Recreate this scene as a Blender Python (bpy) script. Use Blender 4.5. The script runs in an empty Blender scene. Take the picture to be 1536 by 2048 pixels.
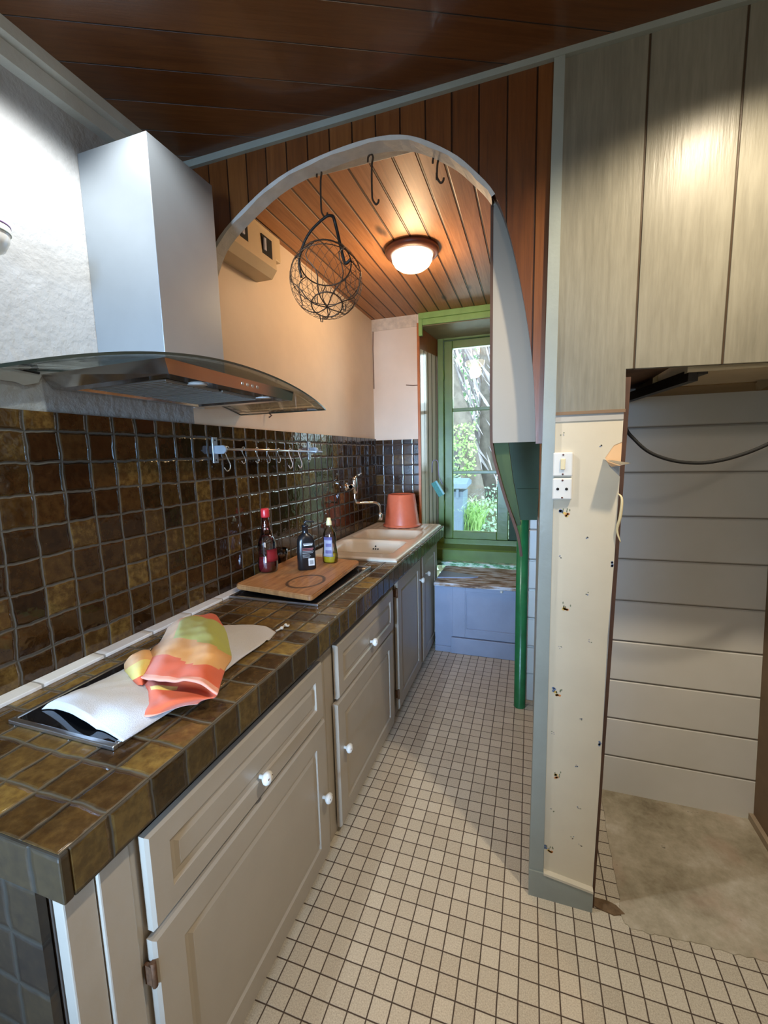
import bpy, bmesh, math, random
from mathutils import Vector, Matrix
random.seed(7)
scn = bpy.context.scene
COL = scn.collection

# ------------------------------------------------------------------ camera
F_PX = 862.0
ROW = [(0.94778971, 0.31802293, -0.02358153),      # camera right in world
       (0.01927138, -0.13093183, -0.99120405),     # camera down
       (-0.31831319, 0.93899855, -0.13022458)]     # camera forward
CAM = Vector((0, 0, 1.5))
cam_d = bpy.data.cameras.new('camera'); cam = bpy.data.objects.new('camera', cam_d); COL.objects.link(cam)
r, d, f = [Vector(v) for v in ROW]
M = Matrix((( r.x, -d.x, -f.x, CAM.x), (r.y, -d.y, -f.y, CAM.y), (r.z, -d.z, -f.z, CAM.z), (0, 0, 0, 1)))
cam.matrix_world = M
cam_d.sensor_fit = 'VERTICAL'; cam_d.sensor_height = 36; cam_d.lens = 36 * F_PX / 2048
cam_d.clip_start = 0.02; cam_d.clip_end = 100
scn.camera = cam

def at(px, py, ax, val):
    """point where the sight line of a photo pixel meets the plane  axis = val"""
    u, v = (px - 768) / F_PX, (py - 1024) / F_PX
    w = r * u + d * v + f
    t = (val - CAM[ax]) / w[ax]
    return CAM + w * t

# ------------------------------------------------------------------ world, lights, exposure
vs = scn.view_settings
scn.display_settings.display_device = 'sRGB'
vs.view_transform = 'Standard'; vs.look = 'None'; vs.gamma = 1; vs.use_curve_mapping = False
vs.exposure = 0.35
wd = bpy.data.worlds.new('sky'); scn.world = wd; wd.use_nodes = True
nt = wd.node_tree; nt.nodes.clear()
wo = nt.nodes.new('ShaderNodeOutputWorld'); bg = nt.nodes.new('ShaderNodeBackground')
bg.inputs[0].default_value = (0.72, 0.88, 1.0, 1); bg.inputs[1].default_value = 4.2
nt.links.new(bg.outputs[0], wo.inputs[0])

def light(name, kind, loc, power, color, size=0.1, aim=None, **kw):
    l = bpy.data.lights.new(name, kind); l.energy = power; l.color = color
    if kind == 'AREA':
        l.shape = kw.get('shape', 'RECTANGLE'); l.size = size; l.size_y = kw.get('size_y', size)
        if 'spread' in kw: l.spread = kw['spread']
    elif kind == 'SPOT':
        l.spot_size = kw.get('cone', 2.4); l.spot_blend = kw.get('blend', .5); l.shadow_soft_size = size
    else: l.shadow_soft_size = size
    o = bpy.data.objects.new(name, l); COL.objects.link(o); o.location = loc
    if aim is not None:
        o.rotation_euler = (Vector(aim) - Vector(loc)).to_track_quat('-Z', 'Y').to_euler()
    return o
# daylight entering by the glazed door and window in the rear of the room
light('daylight_rear', 'AREA', (-0.46, -2.45, 1.35), 15, (0.42, 0.66, 1.0), .5, (-.95, 2, 1.15), size_y=1.3, spread=.62)
# daylight outside window_1
light('daylight_garden', 'AREA', (-0.35, 4.05, 2.3), 10, (0.80, 0.95, 1.0), 0.8, (-0.35, 2.6, .6), size_y=0.8)
# ceiling spots of the main room, an added fill lamp, the alcove lamp
LAMP_A = (0.52, 0.90, 2.53); LAMP_B = (-0.90, 0.80, 2.52); LAMP_C = (-0.62, 2.40, 2.47)
light('lamp_light_right', 'SPOT', LAMP_A, 60, (1.0, 0.84, 0.62), 0.03, (.50, .95, 0), cone=2.45, blend=.45)
light('lamp_light_left', 'SPOT', LAMP_B, 38, (0.96, 0.97, 0.97), 0.03, (-.90, .8, 0), cone=2.45, blend=.45)
light('fill_light_room', 'POINT', (0.75, -1.1, 2.42), 17, (1.0, 0.86, 0.68), 0.09)  # unseen lamp added as warm fill for the recess
light('lamp_light_alcove', 'POINT', (LAMP_C[0], LAMP_C[1], 2.44), 14, (1.0, 0.66, 0.36), 0.07)

# ------------------------------------------------------------------ node helper
class NB:
    def __init__(s, name):
        s.m = bpy.data.materials.new(name); s.m.use_nodes = True
        s.t = s.m.node_tree; s.t.nodes.clear()
        s.out = s.t.nodes.new('ShaderNodeOutputMaterial')
        s.b = s.t.nodes.new('ShaderNodeBsdfPrincipled'); s.t.links.new(s.b.outputs[0], s.out.inputs[0])
    def n(s, ty, **kw):
        nd = s.t.nodes.new(ty)
        for k, v in kw.items(): setattr(nd, k, v)
        return nd
    def lk(s, a, b): s.t.links.new(a, b)
    def put(s, sock, v):
        if isinstance(v, bpy.types.NodeSocket): s.lk(v, sock)
        elif v is not None: sock.default_value = v
    def math(s, op, a, b=None, c=None, clamp=False):
        nd = s.n('ShaderNodeMath', operation=op, use_clamp=clamp)
        for i, v in enumerate((a, b, c)):
            if v is not None: s.put(nd.inputs[i], v)
        return nd.outputs[0]
    def pos(s):
        g = s.n('ShaderNodeNewGeometry'); sp = s.n('ShaderNodeSeparateXYZ'); s.lk(g.outputs['Position'], sp.inputs[0])
        return g.outputs['Position'], sp.outputs
    def comb(s, x=0, y=0, z=0):
        c = s.n('ShaderNodeCombineXYZ'); s.put(c.inputs[0], x); s.put(c.inputs[1], y); s.put(c.inputs[2], z); return c.outputs[0]
    def noise(s, vec, scale=5, detail=3, rough=.55, dist=0):
        nd = s.n('ShaderNodeTexNoise'); s.put(nd.inputs['Vector'], vec); nd.inputs['Scale'].default_value = scale
        nd.inputs['Detail'].default_value = detail; nd.inputs['Roughness'].default_value = rough; nd.inputs['Distortion'].default_value = dist
        return nd.outputs['Fac']
    def vscale(s, vec, v):
        nd = s.n('ShaderNodeVectorMath', operation='MULTIPLY'); s.lk(vec, nd.inputs[0]); nd.inputs[1].default_value = v; return nd.outputs[0]
    def ramp(s, fac, stops, interp='LINEAR'):
        nd = s.n('ShaderNodeValToRGB'); nd.color_ramp.interpolation = interp; el = nd.color_ramp.elements
        while len(el) > 1: el.remove(el[-1])
        el[0].position = stops[0][0]; el[0].color = (*stops[0][1], 1)
        for p, c in stops[1:]:
            e = el.new(p); e.color = (*c, 1)
        s.put(nd.inputs[0], fac); return nd.outputs[0]
    def mix(s, fac, a, b, blend='MIX'):
        nd = s.n('ShaderNodeMix', data_type='RGBA', blend_type=blend)
        s.put(nd.inputs[0], fac)
        for i, v in ((6, a), (7, b)):
            if isinstance(v, tuple): v = (*v, 1) if len(v) == 3 else v
            s.put(nd.inputs[i], v)
        return nd.outputs[2]
    def maprange(s, v, a, b, c=0, d_=1, smooth=True):
        nd = s.n('ShaderNodeMapRange'); nd.interpolation_type = 'SMOOTHSTEP' if smooth else 'LINEAR'
        s.put(nd.inputs[0], v)
        for i, x in enumerate((a, b, c, d_)): nd.inputs[i + 1].default_value = x
        return nd.outputs[0]
    def bump(s, h, strength=.3, dist=.01):
        nd = s.n('ShaderNodeBump'); nd.inputs['Strength'].default_value = strength; nd.inputs['Distance'].default_value = dist
        s.lk(h, nd.inputs['Height']); s.lk(nd.outputs[0], s.b.inputs['Normal'])
    def set(s, col=None, rough=None, metal=None, spec=None, coat=None, **kw):
        if col is not None: s.put(s.b.inputs['Base Color'], (*col, 1) if isinstance(col, tuple) and len(col) == 3 else col)
        if rough is not None: s.put(s.b.inputs['Roughness'], rough)
        if metal is not None: s.put(s.b.inputs['Metallic'], metal)
        if spec is not None: s.put(s.b.inputs['Specular IOR Level'], spec)
        if coat is not None: s.put(s.b.inputs['Coat Weight'], coat); s.b.inputs['Coat Roughness'].default_value = .08
        for k, v in kw.items(): s.put(s.b.inputs[k.replace('_', ' ')], v)
        return s.m

def plain(name, col, rough=.5, metal=0, var=.08, scale=12, bump=0, bscale=60, spec=.5, coat=None):
    """painted or plain surface with a little procedural variation"""
    s = NB(name); p, _ = s.pos(); nz = s.noise(p, scale, 4)
    c = s.ramp(nz, [(.25, tuple(x * (1 - var) for x in col)), (.75, tuple(min(1, x * (1 + var)) for x in col))])
    if bump: s.bump(s.noise(p, bscale, 4), bump, .004)
    return s.set(c, rough, metal, spec, coat)

def tile(name, ia, ib, pitch, oa, ob, grout_w=.045, stops=None, grout=(.16, .13, .10), rough=.14, grow=.75, bumpy=.5):
    s = NB(name); p, x = s.pos()
    w1 = s.math('MULTIPLY', s.math('SUBTRACT', s.noise(p, 14, 2), .5), .013)
    w2 = s.math('MULTIPLY', s.math('SUBTRACT', s.noise(s.vscale(p, (1.3, 1.7, 1.1)), 11, 2), .5), .013)
    u = s.math('DIVIDE', s.math('ADD', s.math('SUBTRACT', x[ia], oa), w1), pitch)
    v = s.math('DIVIDE', s.math('ADD', s.math('SUBTRACT', x[ib], ob), w2), pitch)
    fu, fv = s.math('FRACT', u), s.math('FRACT', v)
    eu = s.math('MINIMUM', fu, s.math('SUBTRACT', 1.0, fu)); ev = s.math('MINIMUM', fv, s.math('SUBTRACT', 1.0, fv))
    e = s.math('MINIMUM', eu, ev)
    face = s.maprange(e, grout_w * .5, grout_w * 1.3)
    wn = s.n('ShaderNodeTexWhiteNoise', noise_dimensions='2D'); s.lk(s.comb(s.math('FLOOR', u), s.math('FLOOR', v), 0), wn.inputs['Vector'])
    mott = s.noise(p, 45, 5, .65)
    k = s.math('ADD', s.math('MULTIPLY', wn.outputs['Value'], .62), s.math('MULTIPLY', s.maprange(mott, .2, .8), .38))
    stops = stops or [(.1, (.022, .012, .006)), (.4, (.055, .033, .012)), (.65, (.10, .062, .020)), (.88, (.19, .125, .038))]
    c = s.ramp(k, stops)
    sp = s.n('ShaderNodeSeparateColor'); s.lk(wn.outputs['Color'], sp.inputs[0])
    tilt = s.math('ADD', s.math('MULTIPLY', fu, s.math('SUBTRACT', sp.outputs[0], .5)), s.math('MULTIPLY', fv, s.math('SUBTRACT', sp.outputs[1], .5)))
    pillow = s.maprange(e, 0, .10)
    h = s.math('ADD', s.math('ADD', s.math('MULTIPLY', pillow, .10), s.math('MULTIPLY', tilt, .035)), s.math('MULTIPLY', s.noise(p, 24, 2), .035 * bumpy * 2))
    s.bump(s.math('MULTIPLY', h, pitch), bumpy, 1.0)
    return s.set(s.mix(face, grout, c), s.maprange(face, 0, 1, grow, rough, False), 0, .5)

def wood(name, along, across, pitch, off, cols, groove=.05, rough=.28, vary=.35, knots=True, ang=None, gdark=.25, gbump=1.0, coat=.3):
    """planks; along/across are axes 0..2, or ang = plan angle of the boards"""
    s = NB(name); p, x = s.pos()
    if ang is not None:
        ca, sa = math.cos(ang), math.sin(ang)
        L = s.math('ADD', s.math('MULTIPLY', x[0], ca), s.math('MULTIPLY', x[1], sa))
        A = s.math('SUBTRACT', s.math('MULTIPLY', x[1], ca), s.math('MULTIPLY', x[0], sa))
    else: L, A = x[along], x[across]
    u = s.math('DIVIDE', s.math('SUBTRACT', A, off), pitch); fu = s.math('FRACT', u); idn = s.math('FLOOR', u)
    wn = s.n('ShaderNodeTexWhiteNoise', noise_dimensions='1D'); s.lk(idn, wn.inputs['W'])
    vec = s.comb(s.math('ADD', s.math('MULTIPLY', L, 1.6), s.math('MULTIPLY', wn.outputs['Value'], 37)), s.math('MULTIPLY', A, 26), 0)
    g1 = s.noise(vec, 1.6, 5, .6, 1.6); g2 = s.noise(vec, 9, 3, .6)
    k = s.math('ADD', s.math('ADD', s.math('MULTIPLY', g1, .65), s.math('MULTIPLY', g2, .2)), s.math('MULTIPLY', wn.outputs['Value'], vary))
    c = s.ramp(k, [(.30, cols[0]), (.55, cols[1]), (.85, cols[2])])
    if knots:
        vo = s.n('ShaderNodeTexVoronoi'); vo.inputs['Scale'].default_value = 1.0
        s.lk(s.comb(s.math('MULTIPLY', L, 2.2), s.math('MULTIPLY', A, 6.5), 0), vo.inputs['Vector'])
        kn = s.maprange(vo.outputs['Distance'], .05, .17, 1, 0)
        sel = s.n('ShaderNodeSeparateColor'); s.lk(vo.outputs['Color'], sel.inputs[0])
        kn = s.math('MULTIPLY', kn, s.maprange(sel.outputs[0], .38, .44))
        c = s.mix(s.math('MULTIPLY', kn, .85), c, tuple(v * .12 for v in cols[0]))
    e = s.math('MINIMUM', fu, s.math('SUBTRACT', 1.0, fu))
    gr = s.maprange(e, groove * .35, groove)
    c = s.mix(gr, tuple(v * gdark for v in cols[0]), c)
    s.bump(s.math('MULTIPLY', s.math('ADD', gr, s.math('MULTIPLY', g2, .04)), .006), gbump, 1.0)
    return s.set(c, rough, 0, .5, coat)

def glass(name, col=(1, 1, 1), rough=.0, tint=1.0, refl=1.0):
    """thin pane: see-through with Fresnel reflection"""
    m = bpy.data.materials.new(name); m.use_nodes = True; t = m.node_tree; t.nodes.clear()
    out = t.nodes.new('ShaderNodeOutputMaterial'); tr = t.nodes.new('ShaderNodeBsdfTransparent'); gl = t.nodes.new('ShaderNodeBsdfGlossy')
    fr = t.nodes.new('ShaderNodeFresnel'); fr.inputs[0].default_value = 1.5
    mu = t.nodes.new('ShaderNodeMath'); mu.operation = 'MULTIPLY'; mu.inputs[1].default_value = refl
    mx = t.nodes.new('ShaderNodeMixShader'); tr.inputs[0].default_value = (*col, 1); gl.inputs['Roughness'].default_value = rough
    t.links.new(fr.outputs[0], mu.inputs[0]); t.links.new(mu.outputs[0], mx.inputs[0]); t.links.new(tr.outputs[0], mx.inputs[1]); t.links.new(gl.outputs[0], mx.inputs[2]); t.links.new(mx.outputs[0], out.inputs[0])
    return m

def emit(name, col, strength):
    m = bpy.data.materials.new(name); m.use_nodes = True; t = m.node_tree; t.nodes.clear()
    out = t.nodes.new('ShaderNodeOutputMaterial'); e = t.nodes.new('ShaderNodeEmission'); e.inputs[0].default_value = (*col, 1); e.inputs[1].default_value = strength
    t.links.new(e.outputs[0], out.inputs[0]); return m

# ------------------------------------------------------------------ mesh helpers
def nb(): return bmesh.new()
def box(bm, x0, x1, y0, y1, z0, z1, bev=0, mat=0, seg=2):
    x0, x1 = sorted((x0, x1)); y0, y1 = sorted((y0, y1)); z0, z1 = sorted((z0, z1))
    v = [bm.verts.new((x, y, z)) for z in (z0, z1) for y in (y0, y1) for x in (x0, x1)]
    fs = [bm.faces.new([v[i] for i in q]) for q in ((0, 2, 3, 1), (4, 5, 7, 6), (0, 1, 5, 4), (2, 6, 7, 3), (0, 4, 6, 2), (1, 3, 7, 5))]
    for f_ in fs: f_.material_index = mat
    if bev:
        es = list({e for f_ in fs for e in f_.edges})
        rs = bmesh.ops.bevel(bm, geom=es, offset=bev, segments=seg, affect='EDGES', profile=.5)
        for f_ in rs['faces']: f_.material_index = mat
    return bm
def prism(bm, pts, ax, a, b, mat=0):
    """extrude the polygon pts (two coords, the axes other than ax in order) from a to b"""
    def P(q, t):
        l = list(q); l.insert(ax, t); return l
    A = [bm.verts.new(P(q, a)) for q in pts]; B = [bm.verts.new(P(q, b)) for q in pts]
    n = len(pts); fs = []
    for i in range(n): fs.append(bm.faces.new((A[i], A[(i + 1) % n], B[(i + 1) % n], B[i])))
    fs.append(bm.faces.new(A[::-1])); fs.append(bm.faces.new(B))
    for f_ in fs: f_.material_index = mat
    bm.normal_update()
    return bm
def tube(bm, pts, rad, n=8, mat=0, closed=False, cap=True):
    pts = [Vector(p) for p in pts]; rings = []; N = len(pts); up = None
    for i, p in enumerate(pts):
        a = pts[(i - 1) % N] if (i > 0 or closed) else p; b = pts[(i + 1) % N] if (i < N - 1 or closed) else p
        t = (b - a).normalized()
        if up is None:
            up = t.orthogonal().normalized()
        else:
            up = (up - t * up.dot(t))
            up = up.normalized() if up.length > 1e-6 else t.orthogonal().normalized()
        s_ = t.cross(up); rr = rad[i] if isinstance(rad, (list, tuple)) else rad
        rings.append([bm.verts.new(p + (up * math.cos(2 * math.pi * k / n) + s_ * math.sin(2 * math.pi * k / n)) * rr) for k in range(n)])
    for i in range(N if closed else N - 1):
        A, B = rings[i], rings[(i + 1) % N]
        for k in range(n):
            f_ = bm.faces.new((A[k], A[(k + 1) % n], B[(k + 1) % n], B[k])); f_.material_index = mat; f_.smooth = True
    if cap and not closed:
        for R_, rv in ((rings[0], True), (rings[-1], False)):
            f_ = bm.faces.new(R_[::-1] if rv else R_); f_.material_index = mat
    return bm
def lathe(bm, prof, c, axis=2, n=32, mat=0, sx=1, sy=1, smooth=True, rot=0):
    """profile [(radius, height)] turned about axis through c"""
    c = Vector(c); rings = []
    for (rr, h) in prof:
        ring = []
        for k in range(n):
            a = 2 * math.pi * k / n + rot; u, v = rr * math.cos(a) * sx, rr * math.sin(a) * sy
            q = [(h, u, v), (v, h, u), (u, v, h)][axis]
            ring.append(bm.verts.new(c + Vector(q)))
        rings.append(ring)
    for A, B in zip(rings, rings[1:]):
        for k in range(n):
            f_ = bm.faces.new((A[k], A[(k + 1) % n], B[(k + 1) % n], B[k])); f_.material_index = mat; f_.smooth = smooth
    if prof[0][0] > 1e-5: bm.faces.new(rings[0][::-1]).material_index = mat
    if prof[-1][0] > 1e-5: bm.faces.new(rings[-1]).material_index = mat
    bmesh.ops.remove_doubles(bm, verts=[v for R_ in rings for v in R_], dist=1e-6)
    return bm
def grid(bm, rows, mat=0, smooth=True):
    V = [[bm.verts.new(p) for p in rw] for rw in rows]
    for i in range(len(V) - 1):
        for j in range(len(V[0]) - 1):
            f_ = bm.faces.new((V[i][j], V[i][j + 1], V[i + 1][j + 1], V[i + 1][j])); f_.smooth = smooth
            f_.material_index = mat(i, j) if callable(mat) else mat
    return V
def obj(name, bm, mats, parent=None, kind=None, smooth=False, label=None):
    bmesh.ops.recalc_face_normals(bm, faces=bm.faces)
    me = bpy.data.meshes.new(name); bm.to_mesh(me); bm.free()
    for m in (mats if isinstance(mats, (list, tuple)) else [mats]): me.materials.append(m)
    if smooth:
        for p in me.polygons: p.use_smooth = True
    o = bpy.data.objects.new(name, me); COL.objects.link(o)
    if parent is not None:
        off = Vector(parent.location); q = parent.parent
        while q is not None: off += Vector(q.location); q = q.parent
        me.transform(Matrix.Translation(-off)); o.parent = parent
    if kind: o['kind'] = kind
    if label: o['label'] = label
    return o
def thing(name, label, cat, loc, group=None):
    o = bpy.data.objects.new(name, None); COL.objects.link(o); o.location = loc; o.empty_display_size = .1
    o['label'] = label; o['category'] = cat
    if group: o['group'] = group
    return o
def solo(name, bm, mats, label, cat, base, group=None, smooth=False):
    """a thing that is one mesh, its origin at its base"""
    o = obj(name, bm, mats, None, smooth=smooth); o.data.transform(Matrix.Translation(-Vector(base))); o.location = base
    o['label'] = label; o['category'] = cat
    if group: o['group'] = group
    return o
def struct(name, bm, mats, parent=None): return obj(name, bm, mats, parent, None if parent else 'structure')
def spline(pts, n=8, closed=False):
    P = [Vector(p) for p in pts]; out = []; N = len(P)
    for i in range(N if closed else N - 1):
        g = lambda k: P[k % N] if closed else P[max(0, min(N - 1, k))]
        a, b, c, e = g(i - 1), g(i), g(i + 1), g(i + 2)
        for k in range(n):
            t = k / n
            out.append(.5 * ((2 * b) + (c - a) * t + (2 * a - 5 * b + 4 * c - e) * t * t + (3 * b - a - 3 * c + e) * t ** 3))
    if not closed: out.append(P[-1])
    return out

# ------------------------------------------------------------------ dimensions
XL = -1.24; XF = -0.65; XC = -0.71; YP = 1.386; YB = 3.46; ZT = 0.925; ZS = 1.637; ZC = 2.55; ZA = 2.59
Y0 = 0.38; XR = 2.3; YR = -2.6
T = 0.0832

# ------------------------------------------------------------------ materials
M_floor = None
def floor_mat():
    s = NB('cream_mosaic_floor'); p, x = s.pos(); pt = .05505
    w = s.math('MULTIPLY', s.math('SUBTRACT', s.noise(p, 9, 2), .5), .003)
    u = s.math('DIVIDE', s.math('ADD', s.math('ADD', x[0], .3325), w), pt); v = s.math('DIVIDE', s.math('ADD', s.math('SUBTRACT', x[1], 1.1687), w), pt)
    fu, fv = s.math('FRACT', u), s.math('FRACT', v)
    e = s.math('MINIMUM', s.math('MINIMUM', fu, s.math('SUBTRACT', 1.0, fu)), s.math('MINIMUM', fv, s.math('SUBTRACT', 1.0, fv)))
    face = s.maprange(e, .018, .048)
    wn = s.n('ShaderNodeTexWhiteNoise', noise_dimensions='2D'); s.lk(s.comb(s.math('FLOOR', u), s.math('FLOOR', v), 0), wn.inputs['Vector'])
    spk = s.noise(p, 260, 3, .7)
    k = s.math('ADD', s.math('MULTIPLY', spk, .85), s.math('MULTIPLY', wn.outputs['Value'], .12))
    c = s.ramp(k, [(.32, (.44, .385, .30)), (.5, (.60, .545, .445)), (.68, (.74, .69, .58))])
    s.bump(s.math('MULTIPLY', face, .0012), .6, 1.0)
    return s.set(s.mix(face, (.075, .05, .035), c), s.maprange(face, 0, 1, .8, .38, False), 0, .45)
M_floor = floor_mat()
def concrete_mat():
    s = NB('stained_concrete'); p, x = s.pos(); a = s.noise(p, 3.2, 6, .6); b = s.noise(p, 22, 5, .7)
    k = s.math('ADD', s.math('MULTIPLY', a, .7), s.math('MULTIPLY', b, .3))
    c = s.ramp(k, [(.32, (.17, .14, .095)), (.44, (.36, .32, .235)), (.54, (.50, .45, .35)), (.66, (.68, .64, .56))])
    pk = s.maprange(s.noise(s.vscale(p, (2.1, 2.1, 2.1)), 1.7, 3), .52, .66)
    c = s.mix(s.math('MULTIPLY', pk, .35), c, (.50, .34, .26))
    bl = s.maprange(s.noise(p, 11, 4, .7), .66, .74)
    c = s.mix(s.math('MULTIPLY', bl, .8), c, (.06, .05, .035))
    s.bump(b, .5, .006)
    return s.set(c, .75, 0, .3)
M_conc = concrete_mat()
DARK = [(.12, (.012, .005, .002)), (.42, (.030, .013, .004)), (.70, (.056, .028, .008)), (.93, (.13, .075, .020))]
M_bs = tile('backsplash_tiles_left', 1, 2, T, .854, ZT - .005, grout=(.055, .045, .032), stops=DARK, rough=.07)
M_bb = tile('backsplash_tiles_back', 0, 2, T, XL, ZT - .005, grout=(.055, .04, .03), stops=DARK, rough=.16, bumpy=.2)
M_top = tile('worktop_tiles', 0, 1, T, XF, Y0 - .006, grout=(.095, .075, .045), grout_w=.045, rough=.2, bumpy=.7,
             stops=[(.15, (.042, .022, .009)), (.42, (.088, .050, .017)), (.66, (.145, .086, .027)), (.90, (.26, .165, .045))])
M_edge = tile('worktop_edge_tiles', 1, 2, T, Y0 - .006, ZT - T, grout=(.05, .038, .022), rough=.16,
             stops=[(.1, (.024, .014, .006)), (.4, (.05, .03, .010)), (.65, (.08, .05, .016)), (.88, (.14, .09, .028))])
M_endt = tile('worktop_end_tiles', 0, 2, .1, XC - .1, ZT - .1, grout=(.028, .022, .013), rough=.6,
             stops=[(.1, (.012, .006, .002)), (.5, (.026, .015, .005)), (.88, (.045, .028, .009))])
M_wtile = tile('white_edging_tiles', 1, 0, .1725, .707, XL - .05, grout_w=.018, stops=[(0, (.70, .70, .70)), (1, (.80, .80, .80))], grout=(.3, .29, .27), rough=.2, bumpy=.1)
PINE = ((.115, .036, .010), (.235, .082, .022), (.36, .145, .045))
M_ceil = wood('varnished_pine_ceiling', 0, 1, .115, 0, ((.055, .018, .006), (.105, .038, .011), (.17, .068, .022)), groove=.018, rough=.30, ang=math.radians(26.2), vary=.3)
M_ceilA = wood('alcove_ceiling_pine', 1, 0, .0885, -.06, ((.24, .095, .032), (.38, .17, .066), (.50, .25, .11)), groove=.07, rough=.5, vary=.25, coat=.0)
M_arch = wood('arch_pine_cladding', 2, 0, .078, .0, ((.075, .022, .005), (.14, .045, .010), (.21, .078, .02)), groove=.035, rough=.32, vary=.3, knots=False)
M_reveal_glare = wood('reveal_pine_glare', 2, 1, .075, 3.46, ((.50, .36, .24), (.66, .52, .38), (.78, .66, .52)), groove=.13, rough=.16, knots=False, coat=.8)  # daylight glare on the varnish put into the pale colour
M_pineR = wood('right_wall_pine', 2, 1, .09, 1.4, ((.24, .085, .022), (.40, .16, .05), (.52, .24, .09)), groove=.05, rough=.4)
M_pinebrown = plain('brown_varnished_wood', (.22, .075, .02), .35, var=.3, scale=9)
def graypanel_mat():
    s = NB('grey_painted_boards'); p, x = s.pos()
    a = s.noise(s.vscale(p, (1, 1, .45)), 3.0, 5, .6); b = s.noise(s.vscale(p, (14, 14, 1.2)), 6, 4, .6)
    k = s.math('ADD', s.math('MULTIPLY', a, .6), s.math('MULTIPLY', b, .4))
    c = s.ramp(k, [(.3, (.14, .135, .108)), (.5, (.21, .20, .16)), (.7, (.28, .27, .22))])
    u = s.math('DIVIDE', s.math('SUBTRACT', x[0], .0635), .2035); fu = s.math('FRACT', u)
    e = s.math('MINIMUM', fu, s.math('SUBTRACT', 1.0, fu)); g = s.maprange(e, .006, .018)
    c = s.mix(g, (.06, .04, .025), c)
    s.bump(s.math('ADD', s.math('MULTIPLY', g, .004), s.math('MULTIPLY', b, .0008)), .8, 1.0)
    return s.set(c, .30, 0, .16)
M_gray = graypanel_mat()
M_trim = plain('grey_blue_paint', (.29, .325, .30), .35, var=.08, scale=8, bump=.15)
M_white_rough = plain('rough_white_plaster', (.33, .335, .33), .8, var=.05, bump=1.1, bscale=34)
M_cream = plain('cream_wall_paint', (.70, .58, .45), .55, var=.05, scale=5, bump=.25, bscale=16)
M_cornice = plain('cornice_paint', (.50, .52, .48), .5, var=.1, bump=.4, bscale=40)
M_archrim = plain('flaking_white_rim_paint', (.52, .50, .46), .6, var=.15, scale=20, bump=.4, bscale=60)
M_board_white = plain('white_board_paint', (.48, .46, .42), .5, var=.05, scale=4)
def recess_mat():
    s = NB('white_horizontal_boards'); p, x = s.pos(); pt = .1765
    u = s.math('DIVIDE', s.math('SUBTRACT', x[2], -.005), pt); fu = s.math('FRACT', u)
    g = s.maprange(fu, .0, .045); hi = s.maprange(fu, .965, 1.0)
    c = s.ramp(s.noise(p, 4, 3), [(.3, (.74, .74, .70)), (.7, (.80, .80, .77))])
    c = s.mix(g, (.20, .19, .16), c)
    h = s.math('SUBTRACT', s.math('MULTIPLY', g, .006), s.math('MULTIPLY', hi, .004))
    s.bump(h, 1.0, 1.0); return s.set(c, .35, 0, .5)
M_recess = recess_mat()
M_wallpaper = plain('cream_wallpaper', (.66, .59, .45), .65, var=.05, scale=6, bump=.15, bscale=25)
M_paperback = plain('torn_plaster_pink', (.78, .50, .27), .8, var=.08)
M_brownpost = plain('dark_brown_stain', (.075, .03, .012), .6, var=.3)
M_beige = plain('peeling_beige_paper', (.50, .41, .26), .75, var=.12, scale=6, bump=.4, bscale=25)
M_beige2 = plain('brown_soffit_board', (.27, .18, .075), .75, var=.15, scale=6)
M_cab = plain('greige_cabinet_paint', (.44, .395, .33), .35, var=.05, scale=6, bump=.12, bscale=30)
M_cabdark = plain('cabinet_shadow_gap_wood', (.05, .035, .025), .8)
M_porc = plain('white_porcelain', (.78, .76, .70), .12, var=.02)
M_deco = plain('brown_transfer_print', (.13, .05, .04), .3)
M_rust = plain('rusty_metal', (.14, .07, .035), .7, var=.4, scale=90, metal=.3)
M_blue = plain('blue_grey_cabinet_paint', (.27, .32, .44), .38, var=.08, scale=7, bump=.2, bscale=25)
def peel_mat():
    s = NB('flaking_sill_wood'); p, x = s.pos(); a = s.noise(s.vscale(p, (1, 5, 5)), 7, 5, .6)
    c = s.ramp(a, [(.38, (.12, .06, .03)), (.47, (.34, .23, .15)), (.55, (.55, .56, .60)), (.68, (.68, .72, .80))])
    s.bump(a, .5, .006); return s.set(c, .6)
M_peel = peel_mat()
M_green = plain('glossy_green_paint', (.105, .175, .035), .32, var=.2, scale=7, bump=.2, bscale=20)
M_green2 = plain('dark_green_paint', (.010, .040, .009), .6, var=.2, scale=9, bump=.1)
M_green3 = plain('mid_green_board_paint', (.045, .080, .020), .65, var=.15, scale=9)  # even mid green of the stringer board
M_pipe = plain('green_pipe_paint', (.018, .16, .055), .25, var=.2, scale=14, bump=.15, bscale=40)
def flake_green():
    s = NB('flaking_green_sill'); p, x = s.pos(); a = s.noise(s.vscale(p, (1, 3, 3)), 16, 5, .65)
    c = s.ramp(a, [(.42, (.07, .24, .08)), (.5, (.30, .60, .38)), (.6, (.72, .74, .70))])
    s.bump(a, .6, .006); return s.set(c, .45)
M_gflake = flake_green()
M_glass = glass('clear_window_glass', (.96, 1, .98), refl=1.4)
M_hoodglass = glass('smoked_hood_glass', (.87, .90, .87), refl=.8)
M_hood = plain('brushed_hood_steel', (.33, .37, .40), .38, metal=.6, var=.03)
M_hoodbody = plain('hood_body_steel', (.50, .47, .44), .12, metal=.95, var=.04)
M_filter = plain('hood_filter_mesh', (.33, .32, .29), .45, metal=.6, var=.06, scale=60)
M_chrome = plain('chrome', (.80, .80, .80), .08, metal=1, var=.02)
M_alu = plain('satin_aluminium', (.62, .64, .66), .3, metal=1, var=.03)
M_blackglass = plain('black_ceramic_glass', (.008, .009, .011), .06, var=.05)
M_blackmetal = plain('black_iron', (.02, .017, .014), .5, metal=.4)
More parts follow.
